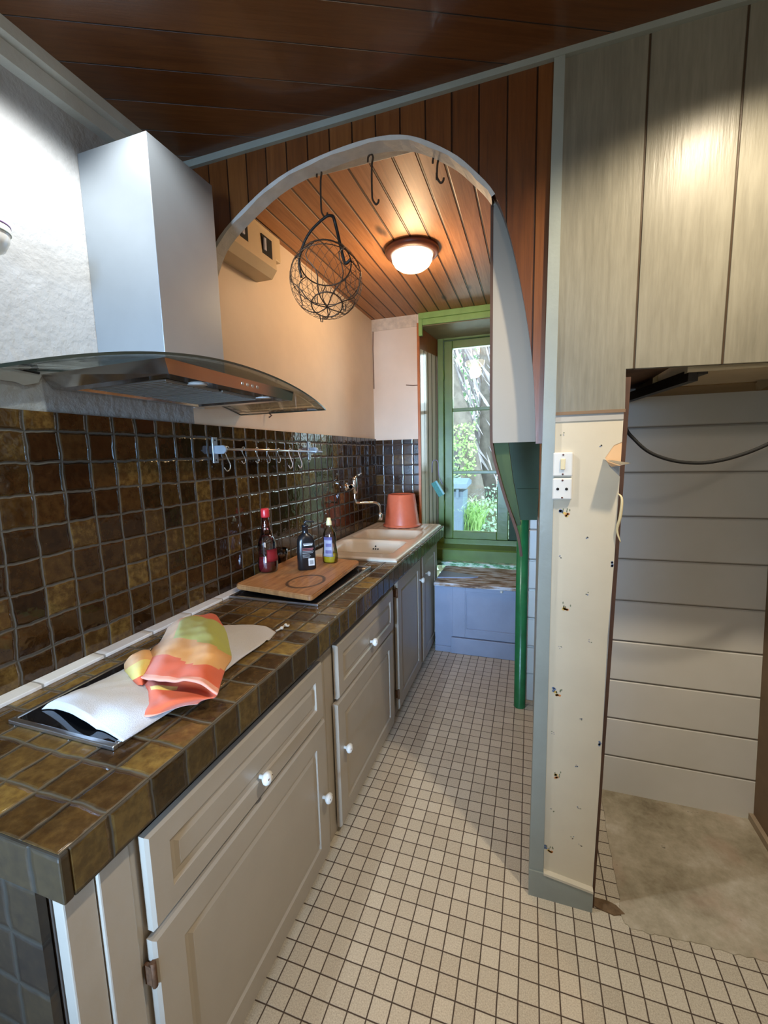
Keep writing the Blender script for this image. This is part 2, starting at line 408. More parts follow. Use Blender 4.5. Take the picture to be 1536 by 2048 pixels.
M_wire = plain('rusty_dark_wire', (.055, .032, .018), .55, metal=.5, var=.3, scale=60)
M_cream_plastic = plain('aged_cream_plastic', (.62, .50, .32), .4, var=.04)
M_plastic_white = plain('white_plastic', (.74, .72, .66), .35, var=.03)
M_yellowed = plain('yellowed_plastic', (.75, .64, .38), .4, var=.03)
M_void = plain('dark_void', (.01, .01, .01), .9)
M_sink = plain('off_white_fireclay', (.66, .58, .46), .16, var=.05, scale=7)
def plastic_bucket():
    s = NB('terracotta_plastic'); p, x = s.pos(); c = s.ramp(s.noise(p, 8, 3), [(.3, (.55, .12, .055)), (.7, (.64, .16, .08))])
    return s.set(c, .38, Subsurface_Weight=.05)
M_bucket = plastic_bucket()
def cutboard():
    s = NB('orange_cutting_board_wood'); p, x = s.pos()
    vec = s.comb(s.math('MULTIPLY', x[0], 24), s.math('MULTIPLY', x[1], 3), 0); g = s.noise(vec, 2, 5, .6, 1)
    c = s.ramp(g, [(.3, (.24, .10, .035)), (.5, (.40, .19, .07)), (.72, (.52, .28, .12))])
    dx = s.math('SUBTRACT', x[0], -.905); dy = s.math('SUBTRACT', x[1], 1.60)
    rr = s.math('SQRT', s.math('ADD', s.math('MULTIPLY', dx, dx), s.math('MULTIPLY', s.math('MULTIPLY', dy, dy), .62)))
    rr = s.math('ADD', rr, s.math('MULTIPLY', s.math('SUBTRACT', s.noise(p, 18, 2), .5), .008))
    ring = s.math('SUBTRACT', 1.0, s.maprange(s.math('ABSOLUTE', s.math('SUBTRACT', rr, .074)), .003, .010))
    c = s.mix(s.math('MULTIPLY', ring, .8), c, (.03, .018, .012))
    sc_ = s.maprange(s.noise(s.vscale(p, (1, 1, 1)), 15, 5, .7), .60, .70); c = s.mix(s.math('MULTIPLY', sc_, .5), c, (.10, .04, .015))
    return s.set(c, .42)
M_cut = cutboard()
def cloth(name, col, bs=900, rough=.9):
    s = NB(name); p, x = s.pos(); a = s.noise(p, bs, 2, .7)
    c = s.ramp(a, [(.3, tuple(v * .86 for v in col)), (.7, tuple(min(1, v * 1.06) for v in col))]); s.bump(a, .5, .002)
    return s.set(c, rough, 0, .2, Sheen_Weight=.25)
M_bag = cloth('white_cotton', (.60, .60, .63), 600)
M_coral = cloth('coral_terry', (.70, .12, .045)); M_peach = cloth('peach_terry', (.72, .36, .115)); M_lime = cloth('lime_terry', (.46, .48, .10))
M_yellow = cloth('yellow_terry', (.78, .60, .15)); M_pinkhem = cloth('pink_hem', (.78, .33, .22))
M_cable = plain('black_rubber', (.010, .010, .010), .8)
M_leaf = plain('leaf_green', (.30, .50, .26), .5, var=.45, scale=5)
M_leafpale = plain('pale_ivy_leaf', (.42, .60, .45), .5, var=.35, scale=9)
M_grass = plain('grass_blade', (.40, .62, .22), .5, var=.3, scale=9)
M_bark = plain('grey_bark', (.20, .17, .15), .9, var=.35, scale=10, bump=1, bscale=20)
M_twig = plain('bare_twig', (.38, .34, .36), .8, var=.3, scale=10)
M_soil = plain('garden_soil', (.16, .17, .10), .95, var=.3)
M_bin = plain('blue_grey_bin_plastic', (.17, .24, .34), .45)
M_lampglass = emit('glowing_lamp_glass', (1.0, .76, .44), 14)
M_lampring = plain('dark_red_lamp_ring', (.14, .05, .03), .4)
M_sponge = plain('turquoise_sponge', (.07, .26, .24), .8, var=.2, scale=90, bump=.6, bscale=200)
M_cyanedge = plain('pale_cyan_plastic', (.16, .42, .45), .4)
M_roomwall = plain('room_wall_paint', (.60, .58, .53), .8, var=.04)

# ================================================================== STRUCTURE
# floor
bm = nb(); box(bm, XL - .3, XR + .1, YR - .1, YB + .6, -.08, 0); struct('floor', bm, M_floor)
# bare concrete patch of the recess (irregular outline, 2 mm proud screed)
edge = [at(1203, 1600, 2, 0), at(1222, 1700, 2, 0), at(1236, 1790, 2, 0), at(1245, 1840, 2, 0), at(1262, 1858, 2, 0), at(1300, 1868, 2, 0), at(1350, 1879, 2, 0), at(1400, 1890, 2, 0), at(1470, 1909, 2, 0), at(1536, 1925, 2, 0), Vector((.9, 1.372, 0)), Vector((.9, 1.96, 0)), Vector((.33, 1.96, 0))]
pl = []
for i in range(len(edge)):
    a, b = edge[i], edge[(i + 1) % len(edge)]
    for k in range(5):
        q = a.lerp(b, k / 5); 
        if i < 9: q += Vector((random.uniform(-.004, .004), random.uniform(-.004, .004), 0))
        pl.append((q.x, q.y))
bm = nb(); prism(bm, pl, 2, -.01, .003); struct('trim_2', bm, M_conc)
# dark damp dirt at the foot of the pillar
pts = [(1185, 1795), (1215, 1803), (1232, 1812), (1250, 1830), (1228, 1832), (1205, 1822), (1186, 1812)]
bm = nb(); prism(bm, [tuple(at(x, y, 2, 0))[:2] for x, y in pts], 2, 0, .004); struct('trim_3', bm, plain('damp_dirt', (.17, .11, .06), .9, var=.4, scale=40))
# ceilings
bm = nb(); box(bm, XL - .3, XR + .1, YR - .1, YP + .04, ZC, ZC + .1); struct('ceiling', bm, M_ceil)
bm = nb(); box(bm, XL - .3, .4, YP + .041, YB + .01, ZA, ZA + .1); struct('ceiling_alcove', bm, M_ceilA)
# left wall: rough white in the main room, smooth cream in the alcove
wl = struct('wall_left', box(nb(), XL - .12, XL, YR - .1, YP, 0, ZA + .1), M_white_rough)
struct('wall_left_alcove', box(nb(), XL - .12, XL, YP, YB + .3, 0, ZA + .1), M_cream)
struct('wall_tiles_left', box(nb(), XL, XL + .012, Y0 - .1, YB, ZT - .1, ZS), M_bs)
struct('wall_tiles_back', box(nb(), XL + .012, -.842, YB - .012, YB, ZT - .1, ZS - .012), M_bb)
# grey mortar smear and crack beside the hood
bm = nb(); prism(bm, [(.60, 1.735), (.72, 1.742), (.80, 1.738), (.835, 1.732), (.825, 1.712), (.79, 1.700), (.77, 1.706), (.70, 1.706), (.60, 1.700)], 0, XL, XL + .004); struct('trim_4', bm, plain('grey_mortar', (.33, .33, .31), .9))
bm = nb(); tube(bm, [(XL + .003, .60, 1.738), (XL + .004, .70, 1.745), (XL + .004, .77, 1.741), (XL + .003, .83, 1.738)], .004, 6); struct('trim_5', bm, M_void)
# cornice along the left wall
bm = nb(); prism(bm, [(XL, 2.465), (XL + .028, 2.468), (XL + .03, 2.505), (XL + .022, 2.512), (XL + .040, 2.52), (XL + .042, ZC), (XL, ZC)], 1, YR, YP - .001); struct('trim_1', bm, M_cornice)
# alcove back wall around the window opening
WX0, WX1 = -.842, .06; WZ0, WZ1 = .0, 2.50
bm = nb(); box(bm, XL - .1, WX0, YB, YB + .35, 0, ZA + .1); box(bm, WX0, .5, YB, YB + .42, WZ1, ZA + .1); struct('wall_back', bm, M_cream)
bm = nb()
for pts in ([(746, 655), (745, 700), (746, 740), (745, 778)], [(750, 660), (790, 656), (844, 651)], [(762, 640), (764, 652)], [(812, 770), (826, 771), (841, 770)]):
    P = [at(x, y, 1, YB - .002) for x, y in pts]
    for p in P: p.x = max(p.x, XL + .006)
    tube(bm, P, .0035, 5)
struct('trim_6', bm, plain('crack_brown', (.16, .08, .04), .9))
box_ = nb(); box(box_, XL, WX0 - .02, YB - .006, YB, 2.50, ZA - .0); struct('trim_7', box_, plain('flaking_cream_beam', (.60, .50, .38), .7, var=.2, scale=25, bump=.6, bscale=40))
# arch wall
AR = [(-1.239, 1.6), (-1.238, 1.70), (-1.205, 1.92), (-1.168, 2.08), (-1.12, 2.20), (-1.06, 2.285), (-.932, 2.368), (-.809, 2.424), (-.659, 2.455), (-.487, 2.466), (-.359, 2.444), (-.239, 2.374), (-.17, 2.310), (-.11, 2.235), (-.07, 2.13), (-.037, 1.994), (-.012, 1.86), (.004, 1.739), (.012, 1.62), (.016, 1.524)]
curve = spline([(x, 0, z) for x, z in AR[1:]], 4); arc = [(p.x, p.z) for p in curve]
bm = nb(); poly = arc + [(.042, 1.524), (.042, ZC), (XL, ZC)]
prism(bm, poly, 1, YP, YP + .04); bmesh.ops.triangulate(bm, faces=[f_ for f_ in bm.faces if len(f_.verts) > 4]); struct('wall_arch', bm, M_arch)
bm = nb(); V = []
for i, (x, z) in enumerate(arc):
    if x > -.105: break
    a = arc[max(0, i - 1)]; b = arc[min(len(arc) - 1, i + 1)]; t = Vector((b[0] - a[0], b[1] - a[1])).normalized(); nrm = Vector((t.y, -t.x))
    wob = .002 * math.sin(i * 1.7)
    V.append([bm.verts.new((x - nrm.x * 0.001, YP - .006, z - nrm.y * .001)), bm.verts.new((x + nrm.x * (.011 + wob), YP - .005, z + nrm.y * (.011 + wob))), bm.verts.new((x + nrm.x * .012, YP + .046, z + nrm.y * .012)), bm.verts.new((x, YP + .046, z))])
for A, B in zip(V, V[1:]):
    for k in range(4):
        f_ = bm.faces.new((A[k], A[(k + 1) % 4], B[(k + 1) % 4], B[k])); f_.smooth = False
struct('trim_8', bm, M_archrim)
# wall behind the arch wall's top to close the ceiling step
struct('wall_over_arch', box(nb(), XL, .4, YP + .0405, 1.50, 2.474, ZA + .1, .004), M_archrim)
# partition wall: grey boards above, opening to the recess below
bm = nb()
prism(bm, [(.067, 1.613), (.25, 1.61), (.2475, 1.722), (.9, 1.704), (XR, 1.70), (XR, ZC), (.067, ZC)], 1, YP, YP + .02)
bmesh.ops.triangulate(bm, faces=[f_ for f_ in bm.faces if len(f_.verts) > 4]); struct('wall_partition', bm, M_gray)
struct('wall_partition_right', box(nb(), .905, XR, YP, YP + .05, 0, 1.71), M_roomwall)
# pillar below, with wallpaper
bm = nb(); prism(bm, [(.030, 0), (.222, 0), (.247, 1.611), (.042, 1.611)], 1, YP + .002, YP + .055); struct('wall_pillar', bm, M_white_rough)
bm = nb()
prism(bm, [(.071, .09), (.2215, .072), (.2300, .50), (.2325, .95), (.2385, 1.10), (.2405, 1.17), (.243, 1.33), (.245, 1.424), (.218, 1.452), (.205, 1.478), (.226, 1.513), (.2465, 1.522), (.247, 1.586), (.066, 1.586)], 1, YP - .0008, YP + .002)
bmesh.ops.triangulate(bm, faces=[f_ for f_ in bm.faces if len(f_.verts) > 4])
MP = [M_wallpaper, plain('flower_orange', (.72, .27, .07), .6), plain('flower_blue', (.14, .20, .33), .6), plain('flower_yellow', (.75, .50, .12), .6), plain('flower_leaf', (.20, .22, .13), .6), plain('flower_grey', (.40, .36, .33), .6)]
def petal(x, z, rr, m, sq=1., a=0):
    c = bm.verts.new((x, YP - .0013, z)); vs_ = [bm.verts.new((x + rr * math.cos(t * .8976 + a), YP - .0013, z + sq * rr * math.sin(t * .8976 + a))) for t in range(7)]
    for i in range(7): bm.faces.new((c, vs_[i], vs_[(i + 1) % 7])).material_index = m
for i, (px, py) in enumerate([(1131, 1027), (1131, 1213), (1114, 1385), (1112, 1550), (1098, 1700)]):
    p = at(px, py, 1, YP)
    for k in range(3): petal(p.x + random.uniform(-.002, .010), p.z + random.uniform(-.010, .0), .0045, 1, .8)
    for k in range(2): petal(p.x + random.uniform(-.006, .004), p.z + random.uniform(-.009, .002), .005, 3, .8)
    if i in (0, 2, 4):
        for k in range(3): petal(p.x + random.uniform(-.017, -.006), p.z + random.uniform(.004, .014), .0045, 2)
    for k in range(5): petal(p.x + random.uniform(-.008, .014), p.z + random.uniform(-.004, .014), .0018, 4, 2.2, random.uniform(0, 3))
for px, py in [(1125, 868), (1200, 893), (1120, 1113), (1175, 1075), (1173, 1187), (1120, 1295), (1180, 1282), (1163, 1437), (1105, 1465), (1153, 1530), (1105, 1620), (1158, 1615), (1145, 1675), (1160, 1690)]:
    p = at(px, py, 1, YP)
    for k in range(4): petal(p.x + random.uniform(-.005, .005), p.z + random.uniform(-.005, .005), .0022, random.choice((2, 4, 5, 5)), .8)
for px, py in [(1226, 1128), (1200, 1488)]:
    p = at(px, py, 1, YP)
    for k in range(5): petal(p.x + random.uniform(-.003, .001), p.z + random.uniform(-.008, .008), .0035, 2)
struct('wall_paper', bm, MP)
# bare plaster patch where the paper is torn
bm = nb(); prism(bm, [(.199, 1.478), (.222, 1.452), (.2457, 1.455), (.2465, 1.522), (.225, 1.515)], 1, YP + .0002, YP + .0025); struct('trim_9', bm, M_paperback)
# hanging torn flap: curls away from the wall
bm = nb(); rows = []
L_ = [at(1213, 905, 1, YP), at(1200, 940, 1, YP), at(1186, 975, 1, YP), at(1175, 1020, 1, YP)]
R_ = [at(1237, 922, 1, YP), at(1252, 924, 1, YP), at(1250, 938, 1, YP), at(1238, 950, 1, YP)]
for i in range(7):
    t = i / 6; a = Vector((.200 + .012 * t, 0, 1.474 - .012 * t + .010 * t * t)); b = Vector((.2455 + .016 * math.sin(2 * t), 0, 1.456 + .008 * t))
    rows.append([Vector((a.x + (b.x - a.x) * s_, YP - .001 - .058 * t, a.z + (b.z - a.z) * s_)) for s_ in [j / 6 for j in range(7)]])
grid(bm, rows); bmesh.ops.solidify(bm, geom=bm.faces, thickness=.0006); struct('trim_10', bm, plain('wallpaper_reverse', (.62, .58, .50), .7))
# little curl lower down
bm = nb(); P = spline([(.243, YP - .002, 1.375), (.251, YP - .012, 1.36), (.249, YP - .012, 1.31), (.243, YP - .008, 1.27), (.253, YP - .012, 1.235)], 5); tube(bm, P, [.0012 + .003 * math.sin(math.pi * i / (len(P) - 1)) for i in range(len(P))], 6); struct('trim_11', bm, M_yellowed)
# brown stained edge beside the pillar
bm = nb(); prism(bm, [(.2185, 0), (.2295, 0), (.262, 1.70), (.2475, 1.70)], 1, YP + .004, YP + .05); struct('trim_12', bm, M_brownpost)
# pale strip under the grey board and a thin brown strip above it
bm = nb(); box(bm, .068, .247, YP - .003, YP + .002, 1.585, 1.606); struct('trim_13', bm, plain('pale_grey_strip', (.45, .43, .39), .6))
bm = nb(); box(bm, .068, .2505, YP - .006, YP, 1.604, 1.613); struct('trim_14', bm, plain('brown_strip', (.22, .14, .08), .7))
# grey-blue post, top rail, baseboard
bm = nb(); prism(bm, [(.024, 0), (.070, 0), (.068, ZC), (.041, ZC)], 1, YP - .012, YP + .08); struct('trim_15', bm, M_trim)
bm = nb(); prism(bm, [(XL, 2.527), (.04, ZC - .016), (XR, ZC - .016), (XR, ZC), (XL, ZC)], 1, YP - .014, YP); struct('trim_16', bm, M_trim)
bm = nb(); prism(bm, [(.024, .0), (.222, .0), (.2225, .075), (.0705, .096), (.024, .096)], 1, YP - .017, YP + .0015); struct('baseboard_front', bm, M_trim)
bm = nb(); prism(bm, [(.0705, .092), (.2225, .071), (.2225, .079), (.0705, .100)], 1, YP - .019, YP + .001); struct('trim_17', bm, plain('cream_cap_bead', (.62, .58, .48), .5))
# recess
bm = nb(); box(bm, .05, .95, 1.95, 2.0, 0, 1.80); struct('wall_recess', bm, M_recess)
bm = nb(); prism(bm, [(.885, 0), (.985, 0), (.885, 1.72), (.835, 1.72)], 1, 1.41, 1.95); struct('wall_recess_right', bm, plain('brown_painted_wall', (.26, .17, .10), .6, var=.15))
bm = nb(); prism(bm, [(1.41, .0), (1.95, .0), (1.95, .03), (1.41, .03)], 0, .868, .884); struct('baseboard_right', bm, plain('pale_wood_lath', (.45, .36, .26), .6))
bm = nb(); box(bm, .20, .232, YP + .021, 1.95, 0, 1.735); struct('wall_recess_left', bm, M_brownpost)
bm = nb(); box(bm, .385, .95, 1.70, 1.95, 1.700, 1.76); struct('ceiling_recess_rear', bm, M_beige2)
bm = nb()
pts = [(1352, 742), (1372, 735), (1540, 722), (1600, 730), (1600, 752), (1545, 754), (1532, 757), (1527, 767), (1510, 758), (1440, 760), (1330, 768)]
q = [at(x, y, 2, 1.701) for x, y in pts]; q = [(min(p.x, .95), min(max(p.y, YP + .02), 1.9)) for p in q]
box(bm, .40, .95, YP + .021, 1.705, 1.703, 1.76); struct('ceiling_recess', bm, M_beige)
bm = nb(); box(bm, .20, .384, YP + .021, 1.96, 1.735, 1.78); struct('ceiling_recess_corner', bm, plain('bare_brown_boards', (.16, .085, .04), .7, var=.4, scale=14))
bm = nb(); grid(bm, [[(.66, 1.66, 1.702), (.70, 1.66, 1.702)], [(.665, 1.69, 1.694), (.705, 1.685, 1.69)], [(.68, 1.72, 1.68), (.69, 1.715, 1.678)]]); bmesh.ops.solidify(bm, geom=bm.faces, thickness=.001); struct('trim_18', bm, M_beige)
# alcove right side behind the pillar
bm = nb(); box(bm, .045, .10, YP + .09, 2.60, 0, 1.15); struct('wall_alcove_right', bm, M_board_white)
bm = nb(); box(bm, .045, .10, YP + .09, 2.60, 1.15, ZA); struct('wall_alcove_right_upper', bm, M_pineR)
bm = nb(); box(bm, -.025, .3, 2.60, 2.64, 0, 1.12)
for z in (.17, .345, .52, .70, .88): box(bm, -.026, .3, 2.592, 2.60, z + .006, z + .168)
struct('wall_alcove_end', bm, M_recess)
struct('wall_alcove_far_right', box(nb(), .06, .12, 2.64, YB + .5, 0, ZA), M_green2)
# main room beyond the frame, with a glazed opening in the rear wall
bm = nb(); WXa, WXb, WZa, WZb = -.74, -.16, .68, 2.02
box(bm, XL, WXa, YR - .1, YR, 0, ZC); box(bm, WXb, XR, YR - .1, YR, 0, ZC); box(bm, WXa, WXb, YR - .1, YR, 0, WZa); box(bm, WXa, WXb, YR - .1, YR, WZb, ZC)
struct('wall_rear', bm, M_roomwall)
struct('wall_right', box(nb(), XR, XR + .1, YR - .1, YP + .05, 0, ZC), M_roomwall)
bm = nb()
for x0, x1, z0, z1 in ((WXa, WXa + .06, WZa, WZb), (WXb - .06, WXb, WZa, WZb), (WXa, WXb, WZa, WZa + .06), (WXa, WXb, WZb - .06, WZb), (-.47, -.43, WZa, WZb)): box(bm, x0, x1, YR - .07, YR - .02, z0, z1)
w2 = struct('window_2', bm, plain('white_window_paint', (.7, .7, .7), .4))
obj('glass_pane', box(nb(), WXa, WXb, YR - .05, YR - .046, WZa, WZb), M_glass, w2)

# ================================================================== WINDOW 1
YW = 3.80
def win():
    bm = nb(); y0, y1 = YW, YW + .06
    # fixed frame
    box(bm, -.765, -.715, y0 - .02, y1 + .02, .60, 2.50, .004); box(bm, -.04, .06, y0 - .02, y1 + .02, .60, 2.50, .004)
    box(bm, -.715, -.04, y0 - .02, y1 + .02, 2.452, 2.50, .004); box(bm, -.715, -.04, y0 - .01, y1 + .02, .60, .745, .004)
    o = struct('window_1', bm, M_green)
    bm = nb(); box(bm, -.713, -.641, y0, y1, .745, 2.45, .006); box(bm, -.262, -.165, y0, y1, .745, 2.45, .006)
    box(bm, -.641, -.262, y0, y1, 2.385, 2.45, .004); box(bm, -.641, -.262, y0, y1, .745, .812, .004)
    for z in (1.336, 1.875): box(bm, -.641, -.262, y0 + .01, y1 - .01, z - .014, z + .014, .003)
    obj('window_sash', bm, M_green, o)
    bm = nb(); box(bm, -.160, -.042, y0, y1, .745, 2.45, .006); obj('window_sash', bm, M_green2, o)
    for a, b in ((.812, 1.322), (1.35, 1.861), (1.889, 2.385)): obj('glass_pane', box(nb(), -.641, -.262, YW + .03, YW + .033, a, b), M_glass, o)
    for z in (1.05, 2.17):
        b = nb(); tube(b, [(-.716, YW - .012, z - .04), (-.716, YW - .012, z + .04)], .007, 8); obj('hinge', b, M_green, o)
    # stepped sill
    b = nb(); prism(b, [(3.66, .545), (3.66, .672), (3.672, .684), (YW - .012, .70), (YW - .012, .745), (YW + .06, .745), (YW + .06, .545)], 0, -.78, .06); obj('window_sill', b, M_green, o)
    b = nb(); box(b, -.75, .06, 3.60, 3.672, .545, .580, .006); obj('flaking_sill', b, M_gflake, o, label='flaking green and white sill edge')
win()
# reveal: pine lining left (lower part coloured pale as glare), brown edge, soffit, green lintel
bm = nb(); prism(bm, [(WX0, YB + .002), (WX0 - .02, YB + .002), (-.80, YW + .08), (-.770, YW + .08), (-.770, YW)], 2, .55, 2.33); struct('trim_19', bm, M_reveal_glare)
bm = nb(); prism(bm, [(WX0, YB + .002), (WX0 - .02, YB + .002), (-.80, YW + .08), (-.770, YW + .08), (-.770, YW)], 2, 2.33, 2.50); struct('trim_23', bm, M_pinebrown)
bm = nb(); box(bm, WX0 - .018, WX0 + .002, YB - .018, YB + .004, ZT, 2.52); struct('trim_20', bm, plain('orange_varnished_lath', (.42, .13, .035), .3, var=.2))
bm = nb(); prism(bm, [(YB, 2.495), (YW + .05, 2.462), (YW + .05, 2.52), (YB, 2.52)], 0, -.86, .06); struct('trim_21', bm, plain('olive_soffit_paint', (.22, .17, .07), .5, var=.2, scale=9))
bm = nb(); box(bm, -.845, .06, YB - .028, YB, 2.545, ZA, .004); box(bm, -.845, .06, YB - .018, YB, 2.50, 2.545, .003); box(bm, -.845, -.815, YB - .026, YB, 2.42, 2.545, .003); struct('trim_22', bm, plain('light_green_paint', (.24, .42, .11), .4, var=.15))

# ================================================================== CABINETS
def raised(bm, x, y0, y1, z0, z1, t=.02, inner=.06, mould=True):
    """cupboard door or drawer front: moulded, facing +X at x"""
    loops = [(0, x - t), (0, x - .006), (.006, x), (inner, x), (inner + .004, x - .007), (inner + .016, x - .008), (inner + .026, x - .003), (inner + .030, x - .003)] if mould else [(0, x - t), (0, x - .004), (.005, x)]
    prev = None; first = None
    for ins, xx in loops:
        L = [bm.verts.new((xx, a, b)) for a, b in ((y0 + ins, z0 + ins), (y1 - ins, z0 + ins), (y1 - ins, z1 - ins), (y0 + ins, z1 - ins))]
        if prev:
            for k in range(4): bm.faces.new((prev[k], prev[(k + 1) % 4], L[(k + 1) % 4], L[k]))
        else: first = L
        prev = L
    bm.faces.new(prev); bm.faces.new(first[::-1])
    return bm
def knob(parent, x, y, z, dark=True):
    b = nb(); lathe(b, [(.0065, 0), (.0065, .010), (.013, .014), (.0185, .021), (.0185, .027), (.014, .033), (.006, .036), (.0001, .0365)], (x, y, z), 0, 24)
    if dark:
        for k in range(3):
            a = k * 2.1 + .6; c = (x + .0335, y + .009 * math.cos(a), z + .009 * math.sin(a))
            lathe(b, [(.0032, -.003), (.0032, .0012), (.0001, .0016)], c, 0, 8, mat=1)
    obj('knob', b, [M_porc, M_deco], parent)
XD = -.683
def hinge(parent, y, z):
    b = nb(); tube(b, [(XD - .004, y, z - .028), (XD - .004, y, z + .028)], .0055, 8); box(b, XD - .022, XD - .004, y - .006, y + .001, z - .022, z + .022)
    obj('hinge', b, M_rust, parent)
def unit(label, ya, yb, extra):
    u = thing('base_cabinet', label, 'cabinet', ((XL + XC) / 2, (ya + yb) / 2, 0), 'painted base cabinets under the tiled worktop')
    b = nb()
    # carcass: sides, floor, back, face frame
    box(b, XL + .03, XC - .02, ya + .002, ya + .018, .02, .838); box(b, XL + .03, XC - .02, yb - .018, yb - .002, .02, .838); box(b, XL + .03, XC - .02, ya + .018, yb - .018, .05, .066); box(b, XL + .03, XL + .04, ya + .018, yb - .018, .066, .838)
    obj('carcass', b, M_cabdark, u)
    extra(u, ya, yb)
    return u
def u1(u, ya, yb):
    b = nb()   # face frame with stepped stiles at the near end
    box(b, XC - .022, XC + .004, ya + .004, .462, 0, .855, .003); box(b, XC - .02, XC + .010, .464, .525, 0, .845, .003)
    box(b, XC - .02, XC, .525, .56, 0, .838); box(b, XC - .02, XC, 1.27, yb, 0, .838, .002); box(b, XC - .02, XC, .525, 1.30, .80, .838); box(b, XC - .02, XC, .56, 1.27, .0, .045); box(b, XC - .02, XC, .56, 1.27, .545, .57)
    obj('face_frame', b, M_cab, u)
    dr = obj('drawer', raised(nb(), XD, .548, 1.292, .574, .782, inner=.052), M_cab, u); knob(dr, XD, .905, .638)
    dd = obj('door', raised(nb(), XD, .542, 1.298, .028, .560, inner=.072), M_cab, u); knob(dd, XD, 1.255, .285); hinge(dd, .538, .49); hinge(dd, .538, .13)
def u2(u, ya, yb):
    b = nb(); box(b, XC - .02, XC, ya, 1.43, 0, .838, .002); box(b, XC - .02, XC, 2.10, yb, 0, .838, .002); box(b, XC - .02, XC, 1.43, 2.10, .80, .838); box(b, XC - .02, XC, 1.43, 2.10, 0, .03); box(b, XC - .02, XC, 1.43, 2.10, .545, .57)
    obj('face_frame', b, M_cab, u)
    dr = obj('drawer', raised(nb(), XD, 1.418, 2.136, .565, .785, inner=.05), M_cab, u); knob(dr, XD, 1.775, .648)
    dd = obj('door', raised(nb(), XD, 1.400, 2.118, .028, .553, inner=.07), M_cab, u); knob(dd, XD, 1.448, .345)
def u3(u, ya, yb):
    b = nb(); box(b, XC - .02, XC, ya, 2.24, 0, .838, .002); box(b, XC - .02, XC, 3.27, yb, 0, .838, .002); box(b, XC - .02, XC, 2.24, 3.27, .80, .838); box(b, XC - .02, XC, 2.24, 3.27, 0, .04); box(b, XC - .02, XC, 2.755, 2.80, 0, .838)
    obj('face_frame', b, M_cab, u)
    d1 = obj('door', raised(nb(), XD, 2.215, 2.750, .045, .815, inner=.07), M_cab, u); knob(d1, XD, 2.722, .668, False); hinge(d1, 2.21, .74); hinge(d1, 2.21, .14)
    d2 = obj('door', raised(nb(), XD, 2.810, 3.270, .045, .815, inner=.06), M_cab, u); knob(d2, XD, 2.90, .665, False)
unit('beige painted base cabinet nearest the viewer with drawer over wide door', .404, 1.352, u1)
unit('beige base cabinet with drawer and low knobbed door, middle of the run', 1.354, 2.168, u2)
unit('base cabinet with two tall doors under the sink, farthest of the run', 2.170, 3.43, u3)
# tiled end panel
t_ = solo('end_panel', box(nb(), XL + .02, XC - .024, .388, .402, 0, .845), M_endt, 'brown tiled end panel closing the near end of the worktop', 'panel', (-.95, .395, 0))

# worktop with sink cut-out
SX0, SX1, SY0, SY1 = -1.195, -.705, 2.20, 3.35
wt = thing('worktop', 'long brown glazed tile worktop along the left wall', 'worktop', (-.95, 1.9, ZT - .08))
b = nb()
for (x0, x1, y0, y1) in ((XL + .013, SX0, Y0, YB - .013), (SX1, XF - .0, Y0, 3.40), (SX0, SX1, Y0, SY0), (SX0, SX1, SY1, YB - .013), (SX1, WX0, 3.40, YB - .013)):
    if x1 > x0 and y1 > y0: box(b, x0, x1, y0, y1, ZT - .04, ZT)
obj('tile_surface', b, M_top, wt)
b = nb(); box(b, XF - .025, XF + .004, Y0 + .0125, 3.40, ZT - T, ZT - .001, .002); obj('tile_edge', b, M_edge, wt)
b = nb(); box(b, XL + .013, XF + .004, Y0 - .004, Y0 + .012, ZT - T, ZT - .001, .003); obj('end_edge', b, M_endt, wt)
b = nb(); box(b, XL + .013, XL + .060, .30, 1.60, ZT, ZT + .010, .0015); obj('edging_strip', b, M_wtile, wt, label='white edging tile strip at the back')

# ================================================================== HOBS, BOARD
def hob(label, x0, x1, y0, y1, kind):
    h = thing('hob', label, 'hob', ((x0 + x1) / 2, (y0 + y1) / 2, ZT), 'black glass hobs set in the worktop')
    b = nb(); z = ZT + .0005
    box(b, x0, x1, y0, y0 + .012, z, z + .010, .002); box(b, x0, x1, y1 - .012, y1, z, z + .010, .002); box(b, x0, x0 + .012, y0 + .012, y1 - .012, z, z + .010, .002); box(b, x1 - .012, x1, y0 + .012, y1 - .012, z, z + .010, .002)
    obj('metal_frame', b, M_alu, h)
    obj('glass_top', box(nb(), x0 + .0125, x1 - .0125, y0 + .0125, y1 - .0125, z, z + .008), M_blackglass, h)
    return h, z + .008
h1, z1 = hob('black glass hob with steel rim under the white cloth bag', -1.092, -.778, .575, 1.10, 0)
for (cy, rr) in ((.72, .075), (.94, .095)):
    b = nb(); tube(b, [(-.94 + rr * math.cos(a * .2618), cy + rr * math.sin(a * .2618), z1 + .0004) for a in range(24)], .0008, 5, closed=True); obj('cooking_zone', b, plain('grey_zone_print', (.12, .12, .12), .4), h1)
h2, z2 = hob('black glass hob with steel rim under the wooden cutting board', -1.178, -.766, 1.435, 2.03, 1)
for (cx, cy, rr) in ((-.93, 1.56, .07), (-1.06, 1.78, .085)):
    b = nb(); lathe(b, [(rr, 0), (rr, .010), (rr - .01, .014), (.001, .014)], (cx, cy, z2), 2, 32); obj('hot_plate', b, plain('dark_steel_plate', (.06, .065, .075), .3, metal=.7), h2)
